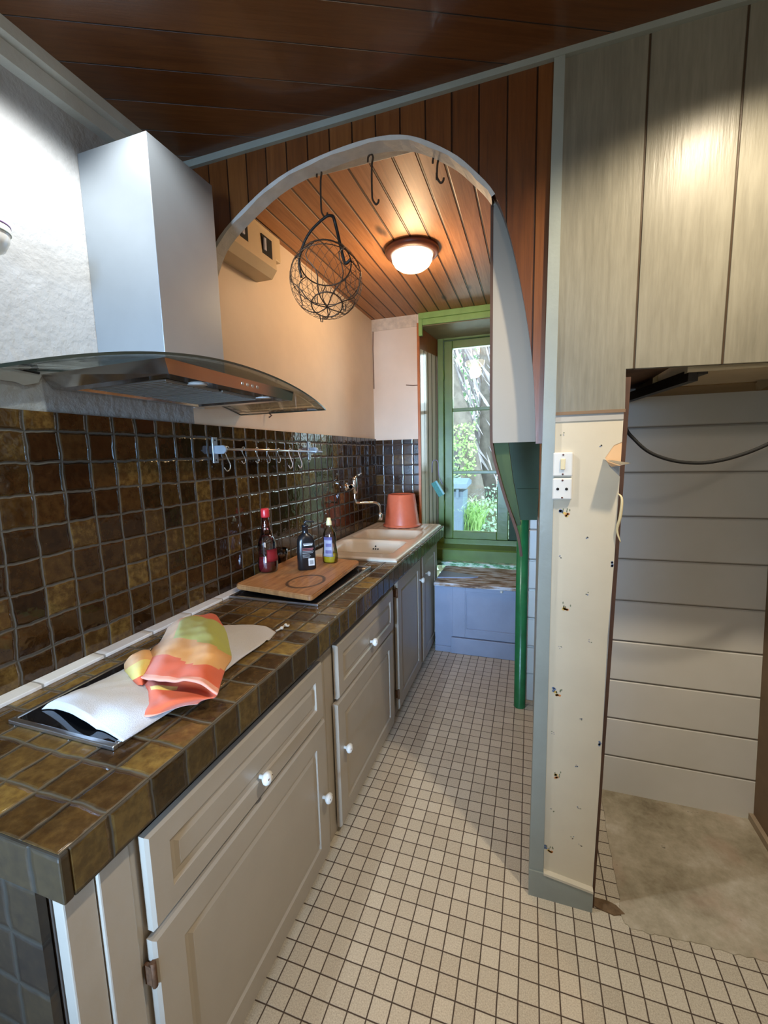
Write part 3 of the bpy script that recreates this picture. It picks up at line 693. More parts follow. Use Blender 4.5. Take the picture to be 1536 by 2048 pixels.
# cutting board: lies on the two hot plates, a little askew
BZ = z2 + .0145
b = nb(); C = [(-1.185, 1.485), (-.785, 1.425), (-.815, 2.000), (-1.200, 2.045)]
def rounded(poly, rad, n=5):
    out = []
    for i in range(len(poly)):
        p0, p1, p2 = (Vector(poly[i - 1]), Vector(poly[i]), Vector(poly[(i + 1) % len(poly)]))
        a = (p0 - p1).normalized() * rad; c = (p2 - p1).normalized() * rad
        for k in range(n + 1):
            t = k / n; q = (p1 + a) * (1 - t) ** 2 + p1 * 2 * t * (1 - t) + (p1 + c) * t * t; out.append((q.x, q.y))
    return out
prism(b, rounded(C, .025), 2, BZ, BZ + .022)
bmesh.ops.bevel(b, geom=[e for e in b.edges if abs(e.verts[0].co.z - e.verts[1].co.z) < 1e-6], offset=.004, segments=2, affect='EDGES')
solo('cutting_board', b, M_cut, 'orange brown wooden cutting board with burnt ring, lying on the far hob', 'cutting board', (-1.0, 1.74, BZ))
BT = BZ + .022 + .0005

# ================================================================== BOTTLES
M_clear = glass('clear_bottle_plastic', (.96, .97, .97), rough=.03, refl=2.2); M_syrup = plain('dark_red_syrup', (.10, .006, .010), .15); M_redplastic = plain('red_cap', (.45, .02, .025), .3)
M_redtint = glass('red_tinted_neck', (.85, .42, .38), rough=.03, refl=2.2); M_label_red = plain('red_label', (.35, .02, .025), .5)
p = at(537, 1142, 2, BT); p = Vector((p.x, p.y, BT)); sy = thing('syrup_bottle', 'tall clear bottle of dark red syrup with red cap on the cutting board', 'bottle', p)
prof = [(.034, 0), (.041, .006), (.042, .03), (.040, .055), (.036, .080), (.037, .10), (.038, .125), (.034, .145), (.026, .17), (.019, .20), (.0155, .225), (.0145, .255)]
b = nb(); lathe(b, prof[:9] , p, 2, 28); lathe(b, prof[8:], p, 2, 28, mat=1); obj('bottle_body', b, [M_clear, M_redtint], sy)
b = nb(); lathe(b, [(.033, .002), (.0395, .008), (.0405, .03), (.0385, .055), (.0365, .070), (.0001, .070)], p, 2, 28); obj('liquid', b, M_syrup, sy)
b = nb(); lathe(b, [(.0165, .245), (.0175, .25), (.0175, .278), (.015, .285), (.0001, .285)], p, 2, 24); obj('cap', b, M_redplastic, sy)
b = nb()   # partial wrap label
rows = []
for i in range(5):
    z = .050 + .055 * i / 4; rr = .0425 if i < 2 else .0395
    rows.append([(p.x + rr * math.cos(a), p.y + rr * math.sin(a), BT + z) for a in [math.radians(-60 + 10 * k) for k in range(10)]])
grid(b, rows); bmesh.ops.solidify(b, geom=b.faces, thickness=.0005); obj('bottle_label', b, M_label_red, sy)
# glass with dark drink
g = at(563, 1122, 2, BT); g = Vector((g.x, g.y, BT)); gl = thing('drinking_glass', 'small glass of brown drink between the syrup bottle and tiled wall', 'glass', g)
b = nb(); lathe(b, [(.024, 0), (.030, .008), (.0335, .035), (.035, .066), (.0335, .066), (.032, .035), (.0285, .010), (.0001, .008)], g, 2, 28); obj('glass_bowl', b, M_clear, gl)
b = nb(); lathe(b, [(.026, .010), (.0312, .030), (.0315, .036), (.0001, .036)], g, 2, 28); obj('drink', b, plain('brown_drink', (.06, .02, .012), .2), gl)
# black bottle
p = at(614, 1138, 2, BT); p = Vector((p.x, p.y, BT)); kb = thing('cleaner_bottle', 'flat black plastic bottle with grey printed text on the cutting board', 'bottle', p)
RZ = Matrix.Rotation(math.radians(38), 3, 'Z')
def loc_(p, u, v, z): return p + RZ @ Vector((u, v, 0)) + Vector((0, 0, z))
b = nb(); prev = None
for (wx, wy, z) in [(.034, .020, 0), (.037, .022, .004), (.036, .022, .07), (.034, .021, .115), (.028, .019, .135), (.016, .014, .146), (.012, .012, .150), (.012, .012, .172), (.014, .014, .173), (.014, .014, .180), (.010, .010, .183)]:
    L = []
    for k in range(24):
        a = 2 * math.pi * k / 24; c, s_ = math.cos(a), math.sin(a); e = .62 if wx > .02 else 1
        L.append(b.verts.new(loc_(p, wx * math.copysign(abs(c) ** e, c), wy * math.copysign(abs(s_) ** e, s_), z)))
    if prev:
        for k in range(24): b.faces.new((prev[k], prev[(k + 1) % 24], L[(k + 1) % 24], L[k])).smooth = True
    else: b.faces.new(L[::-1])
    prev = L
b.faces.new(prev); obj('bottle_body', b, plain('black_plastic', (.009, .009, .010), .25), kb)
b = nb(); box_pts = [(-.003, .003, .0)]
tube(b, [loc_(p, 0, 0, .180), loc_(p, 0, 0, .192), loc_(p, .006, 0, .196), loc_(p, .030, 0, .194), loc_(p, .036, 0, .188)], [.004, .005, .006, .005, .003], 8); obj('spout', b, plain('black_plastic_spout', (.02, .018, .018), .3), kb)
b = nb()   # label print: bars of grey and red, white bar-code block
def lab(u0, u1, z0, z1, m):
    vs_ = [b.verts.new(loc_(p, u, -.0226, z)) for u, z in ((u0, z0), (u1, z0), (u1, z1), (u0, z1))]; b.faces.new(vs_).material_index = m
lab(-.012, .022, .100, .104, 2); lab(-.014, .024, .104, .110, 0)
for k in range(4): lab(-.018, .026 - .003 * (k % 2), .086 - .006 * k + .001, .089 - .006 * k + .001, 1 if k < 2 else 0)
for k in range(3): lab(-.018, .010 + .004 * (k % 2), .062 - .005 * k, .0645 - .005 * k, 0)
lab(.004, .028, .018, .048, 2)
for k in range(7): 
    vs_ = [b.verts.new(loc_(p, u, -.0229, z)) for u, z in ((.009 + .0022 * k, .023), (.0101 + .0022 * k, .023), (.0101 + .0022 * k, .040), (.009 + .0022 * k, .040))]; b.faces.new(vs_).material_index = 3
obj('label_print', b, [plain('grey_print', (.20, .20, .20), .5), plain('dark_red_print', (.28, .08, .08), .5), plain('white_print', (.62, .60, .58), .5), M_void], kb)
# dish soap
p = at(661, 1124, 2, BT); p = Vector((p.x, p.y, BT)); ds = thing('dish_soap_bottle', 'clear waisted bottle of yellow washing-up liquid on the cutting board', 'bottle', p)
pf = [(.032, 0), (.036, .005), (.037, .03), (.033, .06), (.029, .085), (.031, .11), (.027, .135), (.016, .155), (.0125, .165), (.012, .172)]
b = nb(); lathe(b, pf, p, 2, 28, sy=.75); obj('bottle_body', b, glass('pinkish_clear_plastic', (.95, .90, .92), .05, refl=2.4), ds)
b = nb(); lathe(b, [(.031, .002), (.0345, .006), (.0355, .03), (.0345, .042), (.0001, .042)], p, 2, 28, sy=.74); obj('liquid', b, plain('yellow_liquid', (.42, .34, .015), .2), ds)
b = nb(); lathe(b, [(.0115, .168), (.013, .170), (.012, .185), (.0095, .190), (.0085, .200), (.0001, .202)], p, 2, 20); obj('cap', b, plain('pale_yellow_cap', (.68, .60, .32), .4), ds)
b = nb(); rows = []
for i in range(7):
    z = .030 + .088 * i / 6; rr = [.0376, .0345, .0330, .0312, .0302, .0305, .0315][i]
    rows.append([(p.x + rr * math.cos(a), p.y + rr * math.sin(a) * .76, BT + z) for a in [math.radians(-128 + 10 * k) for k in range(9)]])
grid(b, rows, mat=lambda i, j: 1 if (i == 5 or (i in (1, 3) and 1 < j < 7)) else 0); bmesh.ops.solidify(b, geom=b.faces, thickness=.0005)
obj('bottle_label', b, [plain('lavender_label', (.56, .56, .68), .5), plain('violet_print', (.25, .22, .45), .5)], ds)

for o_, k_ in ((sy, 1.05), (kb, 1.18), (ds, 1.13)):
    for ch in o_.children: ch.data.transform(Matrix.Diagonal((k_ if o_ is not sy else 1.12, k_ if o_ is not sy else 1.12, k_, 1)))
# ================================================================== SINK
sk = thing('sink', 'off-white fireclay double sink with drainer set in the worktop', 'sink', (-.95, 2.75, ZT))
def sink():
    x0, x1, y0, y1 = -1.222, -.668, 2.165, 3.395; zt = ZT + .018
    bowls = [(-1.165, -.745, 2.285, 2.640, .155), (-1.165, -.735, 2.715, 3.045, .145)]
    xs = sorted({x0, x1} | {v for B in bowls for v in (B[0], B[1])}); ys = sorted({y0, y1} | {v for B in bowls for v in (B[2], B[3])})
    bm = nb(); N = 44; NY = 92
    gx = [x0 + (x1 - x0) * i / N for i in range(N + 1)]; gy = [y0 + (y1 - y0) * i / NY for i in range(NY + 1)]
    def sd(x, y, B, rr=.05):
        cx, cy = (B[0] + B[1]) / 2, (B[2] + B[3]) / 2; hx, hy = (B[1] - B[0]) / 2 - rr, (B[3] - B[2]) / 2 - rr
        qx, qy = abs(x - cx) - hx, abs(y - cy) - hy
        return math.hypot(max(qx, 0), max(qy, 0)) + min(max(qx, qy), 0) - rr
    rows = []
    for y in gy:
        rw = []
        for x in gx:
            z = zt; e = min(x - x0, x1 - x, y - y0, y1 - y)
            if e < .012: z -= .010 * (1 - e / .012) ** 2
            for B in bowls:
                s_ = sd(x, y, B)
                if s_ < 0:
                    t = min(1, -s_ / .028); t = t * t * (3 - 2 * t); z = zt - B[4] * t
                elif s_ < .012: z -= .003 * (1 - s_ / .012)
            if y > 3.09 and x0 + .05 < x < x1 - .05 and y < y1 - .03: z -= .004 * (1 if int((x - x0) / .0252) % 2 else .2)
            rw.append((x, y, z))
        rows.append(rw)
    V = grid(bm, rows)
    # outer skirt
    rim = [V[0][i] for i in range(N + 1)] + [V[j][N] for j in range(1, NY + 1)] + [V[NY][i] for i in range(N - 1, -1, -1)] + [V[j][0] for j in range(NY - 1, 0, -1)]
    low = [bm.verts.new((v.co.x, v.co.y, ZT + .0005)) for v in rim]
    for i in range(len(rim)):
        j = (i + 1) % len(rim); bm.faces.new((rim[i], rim[j], low[j], low[i]))
    obj('basin', bm, M_sink, sk)
    b = nb()
    for dy in (-.03, -.01, .01, .03)[1:]: pass
    for (dx, dz) in ((-.016, 0), (0, 0), (.016, 0), (0, .018)):
        lathe(b, [(.0052, -.004), (.0052, .001)], (-.955 + dx, 2.6285, zt - .055 + dz), 1, 10)
    obj('overflow_holes', b, M_void, sk)
    for B in bowls:
        b = nb(); lathe(b, [(.028, 0), (.028, .003), (.018, .004), (.0001, .002)], ((B[0] + B[1]) / 2, (B[2] + B[3]) / 2, zt - B[4]), 2, 20); obj('drain', b, M_chrome, sk)
    return zt
ZSK = sink()
# faucet
fa = thing('wall_faucet', 'chrome wall tap with swan spout over the sink', 'faucet', (XL + .013, 2.80, 1.25))
b = nb(); fx = XL + .07
lathe(b, [(.030, 0), (.030, .006), (.014, .012), (.014, .05), (.020, .052), (.020, .07)], (XL + .0125, 2.80, 1.285), 0, 24)
tube(b, [(fx + .005, 2.80, 1.355), (fx + .005, 2.80, 1.34), (fx + .005, 2.80, 1.245), (fx + .005, 2.80, 1.235)], [.014, .021, .021, .012], 16)
tube(b, [(fx + .005, 2.80, 1.29), (fx + .005, 2.76, 1.29), (fx + .005, 2.735, 1.29)], [.010, .010, .013], 12)
lathe(b, [(.016, 0), (.020, .006), (.020, .02), (.012, .028), (.0001, .03)], (fx + .005, 2.735, 1.290), 1, 16)
obj('tap_body', b, M_chrome, fa)
b = nb(); tube(b, [(fx + .005, 2.80, 1.345), (fx + .012, 2.83, 1.362), (fx + .03, 2.88, 1.372)], [.006, .005, .008], 10); obj('tap_lever', b, M_chrome, fa)
b = nb(); S = spline([(fx + .005, 2.80, 1.24), (fx + .008, 2.80, 1.19), (fx + .02, 2.81, 1.172), (fx + .07, 2.84, 1.170), (fx + .13, 2.87, 1.168), (fx + .155, 2.885, 1.150), (fx + .16, 2.89, 1.11), (fx + .16, 2.89, 1.085)], 6)
tube(b, S, .0085, 12); lathe(b, [(.010, 0), (.016, -.012), (.016, -.050), (.012, -.055), (.0001, -.055)], (fx + .16, 2.89, 1.095), 2, 18); obj('spout', b, M_chrome, fa)
# bucket upside down on the drainer
b = nb(); bp = (-.955, 3.255, ZSK + .001)
lathe(b, [(.146, 0), (.150, .004), (.150, .012), (.138, .016), (.137, .020), (.108, .245), (.102, .252), (.085, .250), (.083, .246), (.0001, .246)], bp, 2, 48)
solo('bucket', b, M_bucket, 'terracotta plastic bucket turned upside down beside the sink bowls', 'bucket', bp, smooth=False)

# ================================================================== RAIL AND HOOKS
rl = thing('utensil_rail', 'thin metal utensil rail fixed across the brown wall tiles', 'rail', (XL + .012, 1.9, 1.538))
b = nb(); rx = -1.185; tube(b, [(rx, 1.475, 1.541), (rx, 2.36, 1.530)], .0055, 10); obj('bar', b, M_alu, rl)
for y in (1.475, 2.28):
    b = nb(); box(b, XL + .0125, XL + .016, y - .015, y + .015, 1.485, 1.59, .001); box(b, XL + .016, rx + .004, y - .004, y + .004, 1.522, 1.556, .002)
    lathe(b, [(.016, -.006), (.016, .006)], (rx, y, 1.540), 1, 20)
    for z in (1.497, 1.578): lathe(b, [(.004, 0), (.004, .001)], (XL + .016, y, z), 0, 8, mat=1)
    obj('bracket', b, [plain('blue_grey_zinc', (.40, .44, .48), .35, metal=.6), M_void], rl)
def shook(y, big=False, m=None):
    s_ = 1.5 if big else 1.0; z0 = 1.541 - (y - 1.475) * .0124
    P = [(0, .012, -.004), (0, .008, .009), (0, -.002, .010), (0, -.009, .002), (0, -.007, -.014), (0, .004, -.030 * s_), (0, .012, -.044 * s_), (0, .008, -.056 * s_), (0, -.004, -.060 * s_), (0, -.014, -.050 * s_)]
    if big: P = [(a * 1, b_ * 1.5, c) for a, b_, c in P]
    b = nb(); tube(b, spline([(rx + .003 + p[0], y + p[1], z0 + p[2]) for p in P], 4), .0022 if big else .0017, 6)
    return b
hooks = [(1.49, 'big steel s-hook at the near end of the utensil rail'), (1.60, None), (1.70, None), (1.79, None), (1.88, None), (1.99, 'pale pinkish hook hanging in the middle of the rail'), (2.09, 'curled pale hook right of the middle of the rail'), (2.19, None)]
for i, (y, lb) in enumerate(hooks):
    mm = M_alu if (i in (0,) or lb is None) else plain('pinkish_plastic', (.55, .42, .36), .5)
    solo('s_hook', shook(y, i == 0 or i in (5, 6)), mm, lb or 'small thin s-hook hanging from the utensil rail', 'hook', (rx, y, 1.48), 'hooks hanging on the utensil rail')

# ================================================================== RANGE HOOD
hd = thing('range_hood', 'steel chimney range hood with curved glass canopy', 'range hood', (XL, 1.12, 1.69))
b = nb(); box(b, XL + .001, -.985, 1.008, 1.262, 1.765, 2.372, .0015); obj('chimney', b, M_hood, hd)
def zg(y): return 1.764 - (.29 if y < 1.1 else .215) * (y - 1.10) ** 2
YA, YZ = .44, 1.675
b = nb(); rows = []
for t in (0, 1):
    for i in range(33):
        y = YA + (YZ - YA) * i / 32; z = zg(y) + (0.006 if t else 0)
        s_ = max(0, abs(y - 1.06) / .62); xf = -.795 - .02 * s_ ** 4
        rows.append([(XL + .002 + (xf - XL - .002) * k / 8, y, z) for k in range(9)])
V1 = [[b.verts.new(p) for p in rw] for rw in rows]
top, bot = V1[33:], V1[:33]
for G in (top, bot):
    for i in range(32):
        for k in range(8): b.faces.new((G[i][k], G[i][k + 1], G[i + 1][k + 1], G[i + 1][k])).smooth = True
for i in range(32):
    for k in (0, 8): b.faces.new((top[i][k], top[i + 1][k], bot[i + 1][k], bot[i][k])).material_index = 1
for k in range(8):
    for i in (0, 32): b.faces.new((top[i][k], top[i][k + 1], bot[i][k + 1], bot[i][k])).material_index = 1
obj('glass_canopy', b, [M_hoodglass, plain('dark_glass_edge', (.03, .045, .04), .2)], hd)
b = nb()   # steel body under the glass: tapering underside
A = [(XL + .002, .835, 1.735), (-.822, .838, 1.742), (-.822, 1.43, 1.738), (XL + .002, 1.43, 1.738)]
B_ = [(XL + .002, .86, 1.700), (-.8225, .848, 1.706), (-.8225, 1.415, 1.704), (XL + .002, 1.41, 1.700)]
va = [b.verts.new(q) for q in A]; vb = [b.verts.new(q) for q in B_]
for k in range(4): b.faces.new((va[k], va[(k + 1) % 4], vb[(k + 1) % 4], vb[k]))
b.faces.new(va); 
vc = [b.verts.new(q) for q in ((XL + .04, .90, 1.700), (-.87, .885, 1.705), (-.87, 1.375, 1.703), (XL + .04, 1.37, 1.700))]
vd = [b.verts.new(q) for q in ((XL + .05, .91, 1.712), (-.88, .895, 1.714), (-.88, 1.365, 1.714), (XL + .05, 1.36, 1.712))]
for k in range(4): b.faces.new((vb[k], vb[(k + 1) % 4], vc[(k + 1) % 4], vc[k])); b.faces.new((vc[k], vc[(k + 1) % 4], vd[(k + 1) % 4], vd[k]))
b.faces.new(vd)
obj('hood_body', b, M_hoodbody, hd)
for y in (.915, 1.135):
    b = nb(); box(b, XL + .06, -.90, y, y + .205, 1.704, 1.711, .002)
    for k in range(10): box(b, XL + .07, -.91, y + .012 + k * .019, y + .018 + k * .019, 1.7025, 1.704)
    obj('grease_filter', b, M_filter, hd)
for y in (1.13, 1.155, 1.18, 1.205):
    b = nb(); lathe(b, [(.0055, 0), (.0055, .003), (.004, .004), (.0001, .004)], (-.8245, y, 1.724), 0, 14); obj('button', b, M_alu, hd)
for y in (.99, 1.30):
    b = nb(); lathe(b, [(.024, 0), (.026, -.003), (.0001, -.003)], (-.865, y, 1.7055), 2, 20); obj('light_lens', b, plain('frosted_lens', (.55, .56, .55), .3), hd)

# ================================================================== FUSE BOX, LAMPS, HANGING HOOKS, BASKET
fb = thing('fuse_box', 'cream plastic fuse box high on the alcove wall', 'fuse box', (XL, 1.72, 2.33))
b = nb(); box(b, XL + .001, XL + .03, 1.50, 2.045, 2.47, 2.585, .006); obj('back_plate', b, M_cream_plastic, fb)
b = nb(); prism(b, [(XL + .001, 2.325), (XL + .085, 2.325), (XL + .112, 2.36), (XL + .105, 2.50), (XL + .085, 2.515), (XL + .031, 2.515), (XL + .001, 2.50)], 1, 1.47, 1.865); obj('cover', b, M_cream_plastic, fb)
for (y0, y1) in ((1.60, 1.655), (1.755, 1.835)):
    b = nb(); bmv = [(XL + .108, y0, 2.40), (XL + .108, y1, 2.40), (XL + .1055, y1, 2.475), (XL + .1055, y0, 2.475)]
    box(b, XL + .09, XL + .1105, y0, y1, 2.395, 2.475); o_ = obj('breaker_window', b, M_void, fb)
    b = nb(); box(b, XL + .1105, XL + .118, y0 + .008, y0 + .026, 2.41, 2.462, .002); obj('breaker_switch', b, plain('blue_white_switch', (.45, .48, .62), .4), o_)
# alcove ceiling lamp
la = thing('ceiling_lamp', 'round glowing ceiling lamp with dark ring in the alcove', 'lamp', (LAMP_C[0], LAMP_C[1], ZA))
b = nb(); lathe(b, [(.142, 0), (.146, -.012), (.140, -.026), (.122, -.034), (.108, -.030), (.108, 0)], (LAMP_C[0], LAMP_C[1], ZA - .0005), 2, 48); obj('lamp_ring', b, M_lampring, la)
b = nb(); lathe(b, [(.110, -.022), (.110, -.036), (.106, -.060), (.094, -.080), (.070, -.097), (.035, -.106), (.0001, -.108)], (LAMP_C[0], LAMP_C[1], ZA), 2, 48)
def lampglass():
    s = NB('frosted_glowing_glass'); p, x = s.pos(); s.set((.9, .85, .75), .3); s.b.inputs['Emission Color'].default_value = (1, .80, .52, 1)
    rib = s.math('ADD', .9, s.math('MULTIPLY', s.noise(p, 120, 1), .2)); s.put(s.b.inputs['Emission Strength'], s.math('MULTIPLY', rib, 3.2)); return s.m
g_ = obj('lamp_glass', b, lampglass(), la); g_.visible_shadow = True
# round spot fixtures on the main ceiling, the last added for the fill lamp
def spot(loc, label):
    s_ = thing('ceiling_spot', label, 'lamp', (loc[0], loc[1], ZC))
    b = nb(); lathe(b, [(.045, 0), (.045, -.012), (.034, -.014), (.034, -.004), (.0001, -.004)], (loc[0], loc[1], ZC - .0003), 2, 28); obj('housing', b, M_alu, s_)
spot(LAMP_A, 'ceiling spot above the grey boarded wall'); spot(LAMP_B, 'ceiling spot above the near end of the worktop'); spot((.75, -1.1, 2.5), 'added unseen fill spot in the middle of the room behind the viewer')

HY = 1.43
def long_hook(px, top, bot, label):
    X = at(px, 300, 1, HY).x; zt = top; zb = bot
    P = [(X - .012, HY, zt - .010), (X - .010, HY, zt + .004), (X, HY, zt + .010), (X + .006, HY, zt), (X + .002, HY, zt - .02), (X, HY, zt - .06), (X, HY, zb + .03), (X + .002, HY, zb + .015), (X + .012, HY, zb), (X + .020, HY, zb + .004), (X + .022, HY, zb + .012)]
    b = nb(); tube(b, spline(P, 5), .0032, 8)
    solo('ceiling_hook', b, M_wire, label, 'hook', (X, HY, zb), 'long iron hooks hung under the arch'); return X
XB = long_hook(638, 2.438, 2.300, 'leftmost iron hook under the arch, carrying the wire basket')
long_hook(742, 2.445, 2.305, 'empty iron hook under the top of the arch')
long_hook(873, 2.395, 2.325, 'short thin hook under the arch, rightmost of the three')
# wire basket
wb = thing('wire_basket', 'round dark wire salad basket hanging below the arch', 'basket', (XB, HY, 1.98))
cb = Vector((XB + .008, HY + .0, 2.098)); R0 = .122
tilt = Matrix.Rotation(math.radians(-13), 3, 'Y') @ Matrix.Rotation(math.radians(-26), 3, 'X')
def sp(th, ph, rr=R0):   # th polar from +z, ph azimuth
    q = Vector((math.sin(th) * math.cos(ph), math.sin(th) * math.sin(ph), math.cos(th) * .98)) * rr
    return cb + tilt @ q
TH0 = math.radians(47)
b = nb()
tube(b, [sp(TH0, 2 * math.pi * k / 32) for k in range(32)], .0026, 6, closed=True); tube(b, [sp(math.radians(155), 2 * math.pi * k / 24) for k in range(24)], .0022, 6, closed=True); tube(b, [sp(math.radians(80), 2 * math.pi * k / 36, R0 * 1.0) for k in range(36)], .0016, 5, closed=True)
for k in range(7):
    ph = 2 * math.pi * k / 7 + .3
    tube(b, [sp(TH0 + (math.radians(180) - TH0) * i / 14, ph + .12 * math.sin(i * .9)) for i in range(15)], .0020, 5)
for (ph) in (.4, 2.6, 4.3):   # little feet
    q = sp(math.radians(155), ph); tube(b, [q, q + Vector((.004, 0, -.022)), q + Vector((.010, 0, -.024)), q + Vector((.012, 0, 0))], .0017, 5)
obj('thick_wires', b, M_wire, wb)
b = nb(); n_ = 26
for s_ in (1, -1):
    for k in range(n_):
        ph = 2 * math.pi * k / n_
        tube(b, [sp(TH0 + (math.radians(157) - TH0) * i / 16, ph + s_ * 1.15 * i / 16, R0 * 1.01) for i in range(17)], .00062, 4)
obj('wire_mesh', b, M_wire, wb)
b = nb(); e1, e2 = sp(TH0, math.radians(195)), sp(TH0, math.radians(15))
hk = Vector((XB + .012, HY, 2.299))
P = spline([e1 + Vector((0, 0, -.03)), e1 + Vector((-.006, 0, .03)), hk.lerp(e1, .45) + Vector((-.022, 0, .022)), hk + Vector((-.004, 0, -.002)), hk + Vector((.026, 0, .0)), hk + Vector((.038, 0, -.028)), e2 + Vector((-.030, 0, .02)), e2 + Vector((-.02, 0, -.01)), e2], 6)
tube(b, P, [.0045] * (len(P) // 2) + [.0055] * (len(P) - len(P) // 2), 8); obj('handle', b, M_blackmetal, wb)

# ================================================================== PANEL, STAIR UNDERSIDE, PIPE
YQ = YP + .047
pn = thing('plywood_sheet', 'off-white board hanging behind the right side of the arch', 'panel', (-.05, YQ, 1.53))
b = nb(); prism(b, [(-.118, 1.531), (.040, 1.531), (.043, 2.47), (-.122, 2.47)], 1, YQ, YQ + .012); obj('board', b, plain('off_white_board', (.34, .305, .25), .55, var=.04, scale=3), pn)
b = nb(); S = spline([(-.122, YQ + .006, 2.465), (-.121, YQ + .006, 2.0), (-.119, YQ + .006, 1.60), (-.114, YQ + .006, 1.51), (-.092, YQ + .006, 1.42), (-.068, YQ + .006, 1.34), (-.045, YQ + .006, 1.275), (-.030, YQ + .006, 1.225), (-.020, YQ + .006, 1.165)], 6)
for i, p in enumerate(S[:-1]):
    q = S[i + 1]; w = .0042
    t = (q - p).normalized(); n_v = Vector((-t.z, 0, t.x)) * w
    vs_ = [b.verts.new(v) for v in (p + n_v + Vector((0, -.007, 0)), p - n_v + Vector((0, -.007, 0)), q - n_v + Vector((0, -.007, 0)), q + n_v + Vector((0, -.007, 0)))]
    vs2 = [b.verts.new(v.co + Vector((0, .016, 0))) for v in vs_]
    b.faces.new(vs_); b.faces.new(vs2[::-1])
    for k in range(4): b.faces.new((vs_[k], vs_[(k + 1) % 4], vs2[(k + 1) % 4], vs2[k]))
obj('edge_strip', b, M_brownpost, pn, label='curved dark brown wooden edge strip')
YS = 2.30
st = thing('stair_underside', 'dark green boxed underside of the stairs above the green pipe', 'stairs', (-.04, 2.45, 1.1))
def pxz(px, py, Y): q = at(px, py, 1, Y); return (q.x, q.z)
Yg = YQ + .02
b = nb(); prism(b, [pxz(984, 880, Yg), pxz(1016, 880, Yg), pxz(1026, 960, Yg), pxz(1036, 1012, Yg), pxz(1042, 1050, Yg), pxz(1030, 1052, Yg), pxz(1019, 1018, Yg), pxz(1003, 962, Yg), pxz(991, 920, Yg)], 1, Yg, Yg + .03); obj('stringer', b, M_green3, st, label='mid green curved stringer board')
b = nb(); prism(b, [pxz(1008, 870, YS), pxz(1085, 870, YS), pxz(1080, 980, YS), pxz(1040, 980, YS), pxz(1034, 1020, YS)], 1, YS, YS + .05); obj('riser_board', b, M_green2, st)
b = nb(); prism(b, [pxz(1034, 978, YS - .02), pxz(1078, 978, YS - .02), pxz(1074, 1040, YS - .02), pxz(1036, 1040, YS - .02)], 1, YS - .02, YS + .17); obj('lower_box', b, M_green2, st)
b = nb(); pc = at(1040, 1414, 2, 0); X_p = pc.x; Y_p = 2.52
lathe(b, [(.034, 0), (.034, .004), (.0325, .008), (.0325, 1.30)], (-.030, Y_p, 0), 2, 28)
lathe(b, [(.036, 1.285), (.038, 1.30), (.036, 1.31)], (-.030, Y_p, -.06), 2, 28)
solo('green_pipe', b, M_pipe, 'glossy green painted vertical pipe standing on the tiled floor', 'pipe', (-.030, Y_p, 0))

# ================================================================== BLUE BOX SEAT under window
bs = thing('window_seat', 'blue grey panelled box seat under the far window', 'cabinet', (-.35, 3.35, 0))
b = nb(); YF = 3.11; x0, x1, zt = -.664, .055, .520
box(b, x0, x1, YF + .012, 3.60, 0, zt)
box(b, x0, -.53, YF + .006, YF + .012, .0, zt, .001); box(b, -.53, -.435, YF - .002, YF + .012, .13, zt, .002)
box(b, -.435, x1, YF - .002, YF + .012, zt - .035, zt, .002); box(b, -.435, x1, YF - .002, YF + .012, .13, .185, .002)
box(b, -.54, x1, YF - .014, YF + .012, .0, .125, .003); box(b, x0, -.54, YF - .004, YF + .012, 0, .045, .003)
obj('box_body', b, M_blue, bs)
b = nb()
prism(b, [(-.435, .185), (-.435, zt - .035), (-.425, zt - .045), (-.425, .195)], 1, YF + .004, YF + .012); prism(b, [(-.435, .185), (x1, .185), (x1, .197), (-.423, .197)], 1, YF + .002, YF + .012); prism(b, [(-.435, zt - .035), (x1, zt - .035), (x1, zt - .047), (-.423, zt - .047)], 1, YF + .002, YF + .012)
obj('panel_moulding', b, M_blue, bs)
b = nb(); box(b, x0 - .005, x1, YF - .018, 3.60, zt, zt + .026, .004); obj('seat_top', b, M_peel, bs, label='worn wooden top with flaking paint')
b = nb(); prism(b, [(x0, YF + .10), (-.40, YF + .16), (-.36, YF + .19), (-.40, YF + .22), (x0, YF + .30)], 2, zt + .0262, zt + .034); obj('loose_board', b, M_blue, bs)
b = nb(); lathe(b, [(.012, 0), (.012, -.006), (.005, -.010), (.005, -.018)], (-.175, YF - .004, zt - .012), 1, 14); obj('catch', b, M_porc, bs)

# ================================================================== SPONGE BRUSH on the reveal
wi = thing('dish_brush', 'turquoise sponge brush hanging by its curved handle from the window lining', 'brush', (-.79, 3.52, 1.2))
def rp(px, py): 
    q = at(px, py, 1, 3.50); return Vector((q.x, 3.50, q.z))
b = nb(); tube(b, spline([rp(864, 945), rp(865, 925), rp(871, 920), rp(876, 925), rp(877, 942), rp(879, 955), rp(885, 968)], 5), .0035, 8); obj('handle', b, plain('grey_violet_plastic', (.22, .20, .28), .4), wi)
b = nb(); a_ = rp(868, 964); c_ = rp(884, 991)
dirv = (c_ - a_).normalized(); nv = Vector((-dirv.z, 0, dirv.x)) * .026
for m_, y0, y1, k0, k1 in ((0, -.012, .012, -1.0, .55), (1, -.014, .014, .56, 1.0)):
    vs_ = []
    for yy in (y0, y1):
        for q in (a_ + nv * k0 * -1, a_ - nv * -k1 * 1, c_ - nv * -k1, c_ + nv * k0 * -1): pass
    A = [a_ + nv * k0, a_ + nv * k1, c_ + nv * k1, c_ + nv * k0]
    v1 = [b.verts.new(q + Vector((0, y0, 0))) for q in A]; v2 = [b.verts.new(q + Vector((0, y1, 0))) for q in A]
    for f_ in ([v1[::-1], v2] + [[v1[k], v1[(k + 1) % 4], v2[(k + 1) % 4], v2[k]] for k in range(4)]): b.faces.new(f_).material_index = m_
